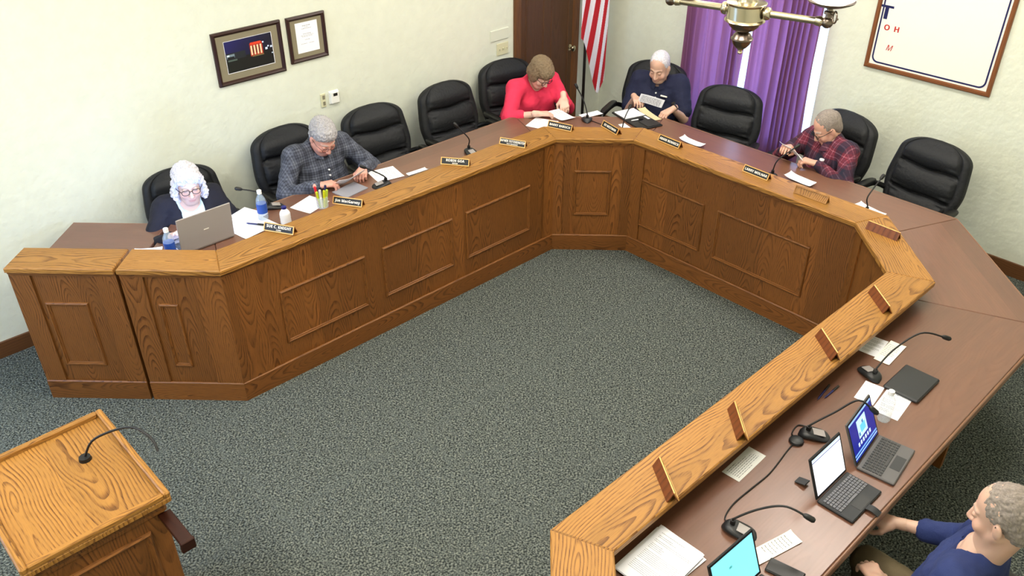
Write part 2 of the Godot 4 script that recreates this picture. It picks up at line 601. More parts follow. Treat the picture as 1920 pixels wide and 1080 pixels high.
# offset the joint between run i and run j by dist away from the ring
func joint(i: int, at_end: bool, dist: float) -> Vector2:
	var r: Array = runs[i]
	var p: Vector2 = r[2] if at_end else r[1]
	var j := i + 1 if at_end else i - 1
	var o1: Vector2 = r[5]
	if j < 0 or j >= runs.size() or (i == 0 and at_end) or (i == 1 and not at_end): return p + o1 * dist
	var o2: Vector2 = runs[j][5]
	var m := (o1 + o2).normalized()
	return p + m * dist / m.dot(o1)

func strip(i: int, d0: float, d1: float) -> PackedVector2Array:
	return PackedVector2Array([joint(i, false, d0), joint(i, true, d0), joint(i, true, d1), joint(i, false, d1)])

func v3(p: Vector2, y: float) -> Vector3:
	return Vector3(p.x, y, p.y)

func section(i: int) -> void:
	var r: Array = runs[i]
	var a: Vector2 = r[1]
	var b: Vector2 = r[2]
	var d: Vector2 = r[4]
	var o: Vector2 = r[5]
	var L := a.distance_to(b)
	var g3 := Vector3(d.x, 0, d.y)
	var n3 := -Vector3(o.x, 0, o.y)
	var off := Vector2(i * 0.37, i * 0.61)
	var t := thing("bench_section", r[3], "bench")
	var g := Geo.new()
	g.prism(strip(i, 0.012, 0.07), 0.0, 0.915, Vector3.UP, 0.0, off)
	obj("front_panel", g, M.panel, t)
	g = Geo.new()
	g.prism(strip(i, -0.006, 0.012), 0.0, 0.135, g3, 0.006, off)
	obj("baseboard", g, M.rail, t)
	g = Geo.new()
	g.prism(strip(i, 0.0, 0.012), 0.885, 0.915, g3, 0.0, off + Vector2(0.3, 0))
	g.prism(strip(i, -0.006, 0.012), 0.897, 0.915, g3, 0.0, off + Vector2(0.3, 0))
	obj("top_moulding", g, M.rail, t)
	# corner boards
	var fr := []
	var boards := []
	match i - 1:
		0: boards = [[L - 0.16, L], [0.0, 0.13]]
		1: boards = [[0.0, 0.21], [L - 0.10, L]]
		2: boards = [[0.0, 0.07], [L - 0.07, L]]
		3: boards = [[0.0, 0.10], [L - 0.16, L]]
		4: boards = [[0.0, 0.10], [L - 0.10, L]]
		_: boards = [[0.0, 0.12], [L - 0.12, L]]
	for w in boards:
		g = Geo.new()
		var q := PackedVector2Array()
		var tA: Vector2 = a + d * w[0]
		var tB: Vector2 = a + d * w[1]
		q = PackedVector2Array([tA - o * 0.001, tB - o * 0.001, tB + o * 0.012, tA + o * 0.012])
		if w[0] < 0.001: q[0] = joint(i, false, -0.001); q[3] = joint(i, false, 0.012)
		if w[1] > L - 0.001: q[1] = joint(i, true, -0.001); q[2] = joint(i, true, 0.012)
		g.prism(q, 0.0 if i == 1 else 0.13, 0.887, Vector3.UP, 0.0, off + Vector2(0.13 + w[0], 0.4))
		obj("corner_board", g, M.panel, t)
	# framed panels: [along start, along end, low, high]
	match i - 1:
		-1: fr = [[0.15, 0.40, 0.25, 0.70]]
		0: fr = [[L - 0.40, L - 0.285, 0.25, 0.70]]
		1: fr = [[0.33, 0.95, 0.26, 0.64], [1.085, 1.68, 0.26, 0.64], [1.80, 2.43, 0.26, 0.64]]
		2: fr = [[0.155, 0.435, 0.30, 0.68]]
		3: fr = [[0.09, 0.66, 0.26, 0.65], [0.77, 1.49, 0.26, 0.65]]
		4: fr = []
		5: fr = [[0.24, 0.86, 0.26, 0.64], [1.0, 1.6, 0.26, 0.64], [1.74, 2.36, 0.26, 0.64]]
		6: fr = [[0.285, 0.40, 0.25, 0.70]]
	for f in fr:
		g = Geo.new()
		var m2: Vector2 = a + d * ((f[0] + f[1]) / 2) + o * 0.012
		g.frame(v3(m2, (f[2] + f[3]) / 2), g3 * ((f[1] - f[0]) / 2), Vector3.UP * ((f[3] - f[2]) / 2), n3,
			[Vector2(0, 0), Vector2(0.002, 0.008), Vector2(0.007, 0.013), Vector2(0.012, 0.013), Vector2(0.015, 0.007), Vector2(0.021, 0.006), Vector2(0.024, 0.0)])
		obj("panel_moulding", g, M.rail, t)
	g = Geo.new()
	# cap rail
	g = Geo.new()
	g.prism(strip(i, -0.022, 0.21), 0.915, CAP, g3, 0.005, Vector2(0.03 + i * 0.26, i * 0.53))
	var names := ["short oak cap rail at the left edge beyond the gap in the bench", "cap rail on the narrow bench end left of the pale laptop", "long oak cap rail under the name plates of the left row", "short oak cap rail at the far corner of the bench", "oak cap rail under the name plates in front of the curtains", "short oak cap rail at the right edge crossing the far corner", "bold-grained oak cap rail carrying the wood-backed name plates", "oak cap rail ending beside the stack of agenda sheets"]
	tag(obj("cap_rail", g, M.cap), names[i], "ledge")
	# worktop
	var tops := ["brown laminate worktop end beyond the left edge gap in the bench", "brown laminate worktop under the pale laptop and loose sheets", "long brown laminate worktop along the left row of black chairs", "brown laminate corner worktop with the black leather folder beside it", "brown laminate worktop in front of the purple curtains", "brown laminate worktop at the right edge behind the curled note", "glossy brown laminate worktop carrying the tablets and microphones", "brown laminate worktop end under the agenda stack"]
	g = Geo.new()
	var wp := strip(i, 0.071, 0.75)
	for k in 4: wp[k] += d * (0.0018 if k in [0, 3] else -0.0018)
	g.prism(wp, DESK - 0.03, DESK, g3, 0.003, off)
	var wt := thing("worktop", tops[i], "desk")
	obj("top", g, M.laminate, wt)
	g = Geo.new()
	g.prism(strip(i, 0.7505, 0.762), DESK - 0.045, DESK - 0.001, g3, 0.004, off)
	obj("edge_band", g, M.edge, wt)
	for e in [0.15, L - 0.15]:
		g = Geo.new()
		var q: Vector2 = a + d * e
		g.prism(PackedVector2Array([q - d * 0.018 + o * 0.072, q + d * 0.018 + o * 0.072, q + d * 0.018 + o * 0.6, q - d * 0.018 + o * 0.6]), 0.0, DESK - 0.03, Vector3.UP)
		obj("support_panel", g, M.panel, wt)

# ------------------------------------------------------------------ things on and by the walls
func casing_profile() -> Array:
	return [Vector2(0, 0), Vector2(0, 0.018), Vector2(0.012, 0.026), Vector2(0.02, 0.02), Vector2(0.028, 0.012), Vector2(0.034, 0.0)]

func picture(called: String, label: String, z0: float, z1: float, y0: float, y1: float, pz0: float, pz1: float, py0: float, py1: float, img: Texture2D) -> void:
	var zc := (z0 + z1) / 2
	var yc := (y0 + y1) / 2
	var t := thing(called, label, "picture", Vector3(WALL_X, yc, zc), PI / 2)
	var hw := absf(z1 - z0) / 2
	var hh := (y1 - y0) / 2
	var g := Geo.new()
	g.frame(Vector3.ZERO, Vector3(hw, 0, 0), Vector3(0, hh, 0), Vector3.BACK, casing_profile())
	obj("frame", g, M.dark_frame, t)
	g = Geo.new()
	g.box(Vector3(0, 0, 0.006), Vector3(hw * 2 - 0.05, hh * 2 - 0.05, 0.008))
	obj("mat_board", g, M.mat_board, t)
	g = Geo.new()
	var px := -((pz0 + pz1) / 2 - zc)
	var pc := Vector3(px, (py0 + py1) / 2 - yc, 0.0115)
	var w := absf(pz1 - pz0)
	g.face([pc + Vector3(-w / 2, -(py1 - py0) / 2, 0), pc + Vector3(w / 2, -(py1 - py0) / 2, 0), pc + Vector3(w / 2, (py1 - py0) / 2, 0), pc + Vector3(-w / 2, (py1 - py0) / 2, 0)], Vector3.BACK, Vector3.UP, Vector2.ZERO, [Vector2(0, 1), Vector2(1, 1), Vector2(1, 0), Vector2(0, 0)])
	var m := sm(Color.WHITE, 0.5)
	m.albedo_texture = img
	obj("print", g, m, t)
	g = Geo.new()
	g.frame(pc, Vector3(w / 2 + 0.003, 0, 0), Vector3(0, (py1 - py0) / 2 + 0.003, 0), Vector3.BACK, [Vector2(0, -0.001), Vector2(0.0, 0.0015), Vector2(0.003, 0.0005)])
	obj("mat_bevel", g, M.paper, t)

func night_print() -> ImageTexture:
	var im := Image.create(240, 160, false, Image.FORMAT_RGB8)
	for y in 160:
		for x in 240:
			var c := Color(0.09, 0.09, 0.34).lerp(Color(0.035, 0.035, 0.13), clampf(x / 240.0 + y / 260.0 - 0.1, 0, 1))
			if y > 88 - x * 0.02: c = Color(0.05, 0.07, 0.05).lerp(Color(0.02, 0.02, 0.025), x / 240.0)
			im.set_pixel(x, y, c)
	im.fill_rect(Rect2i(0, 60, 100, 34), Color(0.11, 0.13, 0.15))
	im.fill_rect(Rect2i(4, 66, 40, 20), Color(0.45, 0.52, 0.56))
	im.fill_rect(Rect2i(8, 78, 34, 14), Color(0.05, 0.06, 0.07))
	im.fill_rect(Rect2i(6, 68, 12, 8), Color(0.85, 0.92, 0.95))
	im.fill_rect(Rect2i(8, 94, 46, 8), Color(0.30, 0.36, 0.33))
	im.fill_rect(Rect2i(124, 34, 66, 66), Color(0.62, 0.16, 0.08))
	im.fill_rect(Rect2i(128, 30, 56, 12), Color(0.85, 0.24, 0.12))
	for k in 4: im.fill_rect(Rect2i(128 + k * 16, 46, 8, 48), Color(0.95, 0.82, 0.66))
	for k in 3: im.fill_rect(Rect2i(138 + k * 16, 52, 5, 34), Color(0.30, 0.08, 0.04))
	im.fill_rect(Rect2i(132, 98, 60, 6), Color(0.42, 0.38, 0.22))
	for q in [[190, 36, 8], [202, 70, 12], [214, 62, 8], [228, 66, 10], [232, 102, 6]]: im.fill_rect(Rect2i(q[0], q[1], q[2], q[2]), Color(0.8, 0.86, 0.95))
	im.generate_mipmaps()
	return ImageTexture.create_from_image(im)

# printed lines on a sheet: rows = [x0, x1, y, height, grey]
func printed(w: int, h: int, rows: Array, base := Color(0.93, 0.93, 0.95)) -> ImageTexture:
	var im := Image.create(w, h, false, Image.FORMAT_RGB8)
	im.fill(base)
	for r in rows:
		var x: int = r[0]
		while x < r[1]:                                       # words
			var ww := mini(rng.randi_range(6, 22), r[1] - x)
			im.fill_rect(Rect2i(x, r[2], ww, r[3]), Color(r[4], r[4], r[4] * 1.05))
			x += ww + 4
	im.generate_mipmaps()
	return ImageTexture.create_from_image(im)

func para(w: int, h: int, top: int, step: int, thick: int, ends: Array) -> Array:
	var rows := []
	var y := top
	for e in ends:
		if e > 0.0: rows.append([int(w * 0.09), int(w * e), y, thick, 0.28])
		y += step
	return rows

func plate_on_wall(called: String, label: String, cat: String, y0: float, y1: float, z0: float, z1: float, m: Material) -> Node3D:
	var t := thing(called, label, cat, Vector3(WALL_X, (y0 + y1) / 2, (z0 + z1) / 2), PI / 2)
	var g := Geo.new()
	g.box(Vector3(0, 0, 0.005), Vector3(absf(z1 - z0), y1 - y0, 0.01), 0.004)
	obj("plate", g, m, t)
	return t

func text(called: String, s: String, size: float, at: Vector3, m: Material, parent: Node, tilt := 0.0, font := "Droid Sans", wide := 1.0, bold := false, italic := 0.0) -> void:
	var tm := TextMesh.new()
	tm.text = s
	var f := SystemFont.new()
	f.font_names = PackedStringArray([font])
	if bold: f.font_weight = 700
	tm.font = f
	tm.font_size = 64
	tm.pixel_size = size / 46.0
	tm.depth = 0.0008
	tm.curve_step = 2.0
	var o := obj(called, tm, m, parent)
	var b := Basis(Vector3.RIGHT, tilt) * Basis(Vector3(wide, 0, 0), Vector3(italic, 1, 0), Vector3(0, 0, 1))
	o.transform = Transform3D(b, at)

func wall_things() -> void:
	M.mat_board = sm(Color(0.50, 0.47, 0.38), 0.85)
	picture("framed_photograph", "large dark-framed night photograph of a lit building, on the wall above the plaid-shirted man", -2.503, -3.027, 1.378, 1.745, -2.585, -2.945, 1.457, 1.674, night_print())
	var rows := [[70, 150, 26, 5, 0.45], [88, 132, 40, 3, 0.5], [60, 160, 52, 4, 0.5], [70, 150, 98, 4, 0.45], [46, 176, 112, 3, 0.5], [56, 166, 122, 3, 0.5], [84, 136, 150, 4, 0.5], [40, 100, 184, 3, 0.5], [120, 176, 184, 3, 0.5]]
	picture("framed_certificate", "smaller dark-framed certificate hanging beside the night photograph", -3.076, -3.392, 1.411, 1.741, -3.145, -3.322, 1.476, 1.688, printed(220, 260, rows))
	# thermostat, outlet, switches
	var t := plate_on_wall("thermostat", "white thermostat with a small dark display on the cream wall", "thermostat", 1.03, 1.134, -3.354, -3.444, M.white)
	var g := Geo.new()
	g.box(Vector3(0, 0, 0.018), Vector3(0.078, 0.094, 0.02), 0.006)
	obj("cover", g, M.white, t)
	g = Geo.new()
	g.box(Vector3(0.002, 0.024, 0.0285), Vector3(0.036, 0.022, 0.002))
	obj("display", g, M.slot, t)
	t = plate_on_wall("wall_outlet", "ivory wall outlet plate beside the white thermostat", "outlet", 1.023, 1.132, -3.28, -3.325, M.ivory)
	for k in 2:
		g = Geo.new()
		g.box(Vector3(0.004, 0.024 - 0.048 * k, 0.011), Vector3(0.02, 0.03, 0.004), 0.001)
		obj("socket", g, M.socket, t)
	plate_on_wall("blank_plate", "wide blank ivory cover plate above the light switches", "cover plate", 1.155, 1.253, -5.03, -5.246, M.ivory_wall)
	t = plate_on_wall("light_switch", "ivory three-gang light switch plate left of the brown door", "switch", 1.018, 1.127, -5.104, -5.243, M.ivory)
	for k in 3:
		g = Geo.new()
		g.box(Vector3(-0.042 + 0.042 * k, 0.0, 0.013), Vector3(0.01, 0.024, 0.012), 0.002, Basis(Vector3.RIGHT, 0.4))
		obj("toggle", g, M.ivory, t)
	# door
	var d := Node3D.new()
	d.name = "door_1"
	add_child(d)
	d.set_meta("kind", "structure")
	d.position = Vector3(WALL_X, 0, -5.735)
	d.rotation.y = PI / 2
	g = Geo.new()
	g.frame(Vector3(0, 1.03, 0), Vector3(0.425, 0, 0), Vector3(0, 1.09, 0), Vector3.BACK, [Vector2(0, 0), Vector2(0, 0.02), Vector2(0.012, 0.028), Vector2(0.075, 0.02), Vector2(0.09, 0.012), Vector2(0.09, 0.0)])
	obj("door_casing", g, M.casing, d)
	g = Geo.new()
	g.box(Vector3(0, 1.025, 0.004), Vector3(0.68, 2.05, 0.016), 0.002, Basis.IDENTITY, Vector3.UP)
	obj("door_leaf", g, M.door, d)
	for q in [-0.165, 0.165]:
		g = Geo.new()
		g.frame(Vector3(q, 1.05, 0.012), Vector3(0.125, 0, 0), Vector3(0, 0.86, 0), Vector3.BACK, [Vector2(0, 0), Vector2(0.004, 0.006), Vector2(0.014, 0.008), Vector2(0.022, 0.002), Vector2(0.03, 0.0)])
		obj("door_panel", g, M.door, d)
	g = Geo.new()
	g.lathe([Vector2(0, 0), Vector2(0.03, 0), Vector2(0.03, 0.006), Vector2(0.011, 0.01), Vector2(0.011, 0.035), Vector2(0.026, 0.045), Vector2(0.028, 0.058), Vector2(0.018, 0.068), Vector2(0, 0.07)], 20, Vector3(0.305, 0.9, 0.012), Basis(Vector3.RIGHT, PI / 2))
	obj("door_handle", g, M.brass, d)
	curtains()
	flag()
	sign_board()

func curtains() -> void:
	for k in 2:
		var x0 := -4.50 if k == 0 else -3.862
		var x1 := -3.918 if k == 0 else -3.245
		var ph := 0.4 + k * 1.7
		var nz := noise(1.6, 60 + k, 2)
		var g := Geo.new()
		var f := func(a: float, b: float) -> Vector3:
			var y := 0.06 + 3.14 * b
			var s := a + 0.012 * sin(3.0 * b + ph) + 0.03 * nz.get_noise_2d(a * 2.0, b * 0.8)
			var w := s * (7.3 if k == 0 else 8.4) + 0.7 * sin(s * 6.0 + ph)
			var fold := sin(TAU * w + ph)
			fold = signf(fold) * pow(absf(fold), 0.7)
			var amp := 0.034 + 0.016 * nz.get_noise_2d(a * 9.0 + 40.0, b)
			var x := lerpf(x0, x1, a) + 0.010 * cos(TAU * w + ph) - 0.03 * (1.0 - b) * (0.35 if k == 0 else 0.0)
			return Vector3(x, y, WALL_Z + 0.10 + amp * fold)
		g.sheet(f, 200, 24)
		tag(obj("curtain", g, M.curtain), ["purple floor-length curtain, the panel left of the bright slit", "purple floor-length curtain, the panel right of the bright slit"][k], "curtain", "purple curtains over the window")
	var t := thing("curtain_rod", "brass curtain rod above the purple curtains", "curtain rod", Vector3(-3.87, 3.23, WALL_Z + 0.10))
	var r := Geo.new()
	r.tube([Vector3(-0.78, 0, 0), Vector3(0.78, 0, 0)], 0.014, 12)
	obj("rod", r, M.brass, t)
	for s in [-1.0, 1.0]:
		r = Geo.new()
		r.lathe([Vector2(0, -0.03), Vector2(0.022, -0.012), Vector2(0.026, 0.0), Vector2(0.02, 0.018), Vector2(0, 0.032)], 14, Vector3(0.80 * s, 0, 0), Basis(Vector3.BACK, PI / 2))
		obj("finial", r, M.brass, t)
		r = Geo.new()
		r.box(Vector3(0.72 * s, 0, -0.055), Vector3(0.02, 0.03, 0.10), 0.004)
		obj("bracket", r, M.brass, t)

func flag() -> void:
	var at := Vector3(-5.40, 0, -6.08)
	var t := thing("flag_stand", "dark flag pole standing in a base in the room corner beside the door", "flag stand", at)
	var g := Geo.new()
	g.lathe([Vector2(0, 0), Vector2(0.15, 0), Vector2(0.15, 0.02), Vector2(0.10, 0.045), Vector2(0.04, 0.06), Vector2(0.028, 0.10), Vector2(0.022, 0.16), Vector2(0, 0.16)], 24)
	obj("base", g, M.old_brass, t)
	g = Geo.new()
	g.tube([Vector3(0, 0.1, 0), Vector3(0, 2.42, 0)], 0.014, 10)
	obj("pole", g, M.flag_pole, t)
	g = Geo.new()
	g.lathe([Vector2(0, 2.41), Vector2(0.02, 2.42), Vector2(0.03, 2.45), Vector2(0.016, 2.5), Vector2(0, 2.58)], 14)
	obj("finial", g, M.gold, t)
	# the cloth: stripes run down the drape; hoist folded against the pole
	var n := 512
	var im := Image.create(128, n, false, Image.FORMAT_RGB8)
	for y in n:
		for x in 128:
			var q := int((x / 128.0 + 0.62 * y / n) * 7.0)
			im.set_pixel(x, y, Color(0.66, 0.05, 0.11) if q % 2 == 0 else Color(0.84, 0.83, 0.87))
	im.fill_rect(Rect2i(0, 0, 60, 150), Color(0.08, 0.09, 0.26))
	for j in 7:
		for i in 5: im.fill_rect(Rect2i(5 + i * 11 + (j % 2) * 4, 8 + j * 20, 4, 6), Color(0.85, 0.85, 0.88))
	im.generate_mipmaps()
	var m := sm(Color.WHITE, 0.8)
	m.albedo_texture = ImageTexture.create_from_image(im)
	m.cull_mode = BaseMaterial3D.CULL_DISABLED
	m.backlight_enabled = true
	m.backlight = Color(0.12, 0.12, 0.12)
	g = Geo.new()
	var f := func(a: float, b: float) -> Vector3:
		# a across the gathered cloth, b from the top down; across direction faces the room diagonal
		var side := Vector3(0.69, 0, -0.725)
		var fwd := Vector3(0.72, 0, 0.69)
		var low := lerpf(0.62, 0.0, smoothstep(0.0, 0.75, a)) if a < 0.75 else lerpf(0.0, 0.13, (a - 0.75) / 0.25)
		var y := lerpf(2.36, 0.50 + low * 0.85 * (1.0 if a < 0.75 else 1.0), b)
		var wdt := 0.27 + 0.06 * (1.0 - smoothstep(0.0, 0.45, b))
		var sx := (a - 0.28) * wdt * (1.0 - 0.1 * b)
		var fold := 0.03 * sin(a * 9.0 + 1.6 * b) * (0.6 + 0.4 * b)
		return Vector3(0, y, 0) + side * (sx + 0.02) + fwd * (0.03 + fold)
	g.sheet(f, 60, 60, 0.0, 1.0, 1.0)
	var fl := obj("flag", g, m)
	fl.position = at
	tag(fl, "red and white striped national flag hanging in folds from the corner pole", "flag")

func sign_board() -> void:
	var x0 := -2.888
	var w := 0.95
	var y0 := 1.262
	var h := 0.92
	var t := thing("wall_sign", "white wooden-framed wall sign with a blue border and blue and red lettering", "sign", Vector3(x0 + w / 2, y0 + h / 2, WALL_Z))
	var g := Geo.new()
	g.frame(Vector3.ZERO, Vector3(w / 2, 0, 0), Vector3(0, h / 2, 0), Vector3.BACK, [Vector2(0, 0), Vector2(0, 0.02), Vector2(0.008, 0.026), Vector2(0.026, 0.026), Vector2(0.032, 0.014), Vector2(0.032, 0)])
	obj("frame", g, M.sign_frame, t)
	g = Geo.new()
	g.box(Vector3(0, 0, 0.006), Vector3(w - 0.06, h - 0.06, 0.01))
	obj("board", g, M.white, t)
	# the border: a rounded ring
	g = Geo.new()
	var rings := []
	for k in 2:
		var ring := PackedVector3Array()
		var hw := w / 2 - 0.045 - 0.012 * k
		var hh := h / 2 - 0.045 - 0.012 * k
		var r := 0.05 - 0.01 * k
		for q in 4:
			for s in 7:
				var an := PI / 2 * (q + s / 6.0)
				var cx := (hw - r) * (1 if q in [0, 3] else -1)
				var cy := (hh - r) * (1 if q < 2 else -1)
				ring.append(Vector3(cx + cos(an) * r, cy + sin(an) * r, 0.0125))
		rings.append(ring)
	g.loft(rings, false)
	var blue := sm(Color(0.05, 0.06, 0.30), 0.5)
	obj("border", g, blue, t)
	var red := sm(Color(0.72, 0.10, 0.07), 0.5)
	text("letter", "T", 0.100, Vector3(-0.395, -0.036, 0.0125), blue, t, 0.0, "Droid Sans", 1.35, true)
	text("letter", "O", 0.040, Vector3(-0.366, -0.142, 0.0125), red, t, 0.0, "Droid Sans", 1.2, true)
	text("letter", "H", 0.040, Vector3(-0.290, -0.142, 0.0125), red, t, 0.0, "Droid Sans", 1.2, true)
	text("letter", "M", 0.042, Vector3(-0.310, -0.285, 0.0125), red, t, 0.0, "Droid Sans", 1.0, false, 0.25)

# ------------------------------------------------------------------ chandelier
func chandelier() -> void:
	var at := Vector3(-1.96, 2.485, -3.193)
	var t := thing("chandelier", "brass gas-style chandelier hanging above the ring of benches", "chandelier", at)
	var g := Geo.new()
	g.lathe([Vector2(0, -0.088), Vector2(0.022, -0.086), Vector2(0.046, -0.076), Vector2(0.062, -0.060), Vector2(0.068, -0.040), Vector2(0.0, -0.040)], 36)
	obj("lower_bowl", g, M.old_brass, t)
	g = Geo.new()
	g.lathe([Vector2(0, -0.043), Vector2(0.080, -0.043), Vector2(0.084, -0.039), Vector2(0.081, -0.034), Vector2(0.076, -0.030), Vector2(0.076, 0.024), Vector2(0.081, 0.028), Vector2(0.083, 0.034), Vector2(0.075, 0.038), Vector2(0.046, 0.040), Vector2(0.042, 0.05), Vector2(0.035, 0.09), Vector2(0.03, 0.16), Vector2(0, 0.16)], 36)
	obj("hub", g, M.brass, t)
	g = Geo.new()
	g.lathe([Vector2(0, -0.160), Vector2(0.022, -0.154), Vector2(0.036, -0.138), Vector2(0.041, -0.123), Vector2(0.046, -0.118), Vector2(0.046, -0.114), Vector2(0.041, -0.110), Vector2(0.036, -0.098), Vector2(0.022, -0.086), Vector2(0.013, -0.082), Vector2(0, -0.082)], 30)
	obj("ball", g, M.old_brass, t)
	g = Geo.new()
	g.lathe([Vector2(0, -0.181), Vector2(0.008, -0.180), Vector2(0.012, -0.174), Vector2(0.008, -0.169), Vector2(0.006, -0.167), Vector2(0.013, -0.163), Vector2(0.015, -0.158), Vector2(0.008, -0.152), Vector2(0, -0.15)], 18)
	obj("finial", g, M.brass, t)
	g = Geo.new()
	g.tube([Vector3(0, 0.15, 0), Vector3(0, CEIL - at.y - 0.02, 0)], 0.016, 12)
	obj("stem", g, M.brass, t)
	g = Geo.new()
	g.lathe([Vector2(0, CEIL - at.y - 0.06), Vector2(0.05, CEIL - at.y - 0.05), Vector2(0.08, CEIL - at.y - 0.012), Vector2(0.08, CEIL - at.y), Vector2(0, CEIL - at.y)], 24)
	obj("ceiling_canopy", g, M.brass, t)
	var shade_mat := glow(Color(1.0, 0.97, 0.9), 1.1)
	for s in 2:
		var turn := 0.26 + PI * s
		var dirn := Vector3(cos(turn), 0, -sin(turn)) if s == 0 else Vector3(cos(turn), 0, -sin(turn))
		dirn = Vector3(0.962, 0, -0.272) * (1 if s == 0 else -1)
		var side := Vector3(-dirn.z, 0, dirn.x)
		var tip := dirn * 0.305
		g = Geo.new()
		g.tube([dirn * 0.07, tip], 0.0145, 14)
		g.tube([dirn * 0.08, dirn * 0.088, dirn * 0.10, dirn * 0.105], [0.026, 0.028, 0.024, 0.016], 14)
		g.tube([tip - dirn * 0.02, tip, tip + dirn * 0.01], [0.018, 0.021, 0.016], 14)
		obj("arm", g, M.brass, t)
		g = Geo.new()
		var e := tip + dirn * 0.026
		var prof := []
		for q in 9: prof.append(Vector2(0.024 * sin(PI * q / 8.0), -0.024 * cos(PI * q / 8.0)))
		g.lathe(prof, 16, e)
		g.lathe([Vector2(0, 0.015), Vector2(0.013, 0.018), Vector2(0.013, 0.03), Vector2(0.020, 0.033), Vector2(0.020, 0.043), Vector2(0.012, 0.046), Vector2(0.012, 0.056), Vector2(0, 0.056)], 16, e)
		obj("elbow", g, M.old_brass, t)
		# key with a ring
		g = Geo.new()
		var kd := (dirn * 0.55 + side * 0.83).normalized() if s == 0 else dirn
		var k0 := e + Vector3(0, 0.036, 0)
		g.tube([k0, k0 + kd * 0.045], 0.004, 8)
		var ringp := []
		for q in 17: ringp.append(k0 + kd * (0.062 - 0.018 * cos(TAU * q / 16.0)) + Vector3(0, 0.022 * sin(TAU * q / 16.0), 0))
		g.tube(ringp, 0.0035, 8, false)
		g.tube([k0 + kd * 0.082, k0 + kd * 0.09], 0.0045, 8)
		obj("key", g, M.old_brass, t)
		# gallery carrying the glass shade
		g = Geo.new()
		var c := e + Vector3(0, 0.055, 0)
		g.lathe([Vector2(0.012, 0), Vector2(0.03, 0.004), Vector2(0.065, 0.014), Vector2(0.090, 0.026), Vector2(0.092, 0.031), Vector2(0.064, 0.019), Vector2(0.03, 0.009), Vector2(0.012, 0.005)], 30, c)
		obj("shade_holder", g, M.old_brass, t)
		g = Geo.new()
		g.lathe([Vector2(0.02, 0.012), Vector2(0.06, 0.022), Vector2(0.086, 0.036), Vector2(0.115, 0.07), Vector2(0.128, 0.12), Vector2(0.112, 0.16), Vector2(0.09, 0.18), Vector2(0.086, 0.178), Vector2(0.107, 0.157), Vector2(0.123, 0.12), Vector2(0.11, 0.072), Vector2(0.082, 0.040), Vector2(0.058, 0.027), Vector2(0.02, 0.017)], 30, c)
		obj("glass_shade", g, shade_mat, t)
		var l := OmniLight3D.new()
		l.name = "bulb_light"
		l.light_color = Color(1.0, 0.93, 0.80)
		l.light_energy = 1.0
		l.light_size = 0.05
		l.omni_range = 12.0
		l.omni_attenuation = 2.0
		l.shadow_enabled = true
		l.position = c + Vector3(0, 0.22, 0)
		t.add_child(l, true)

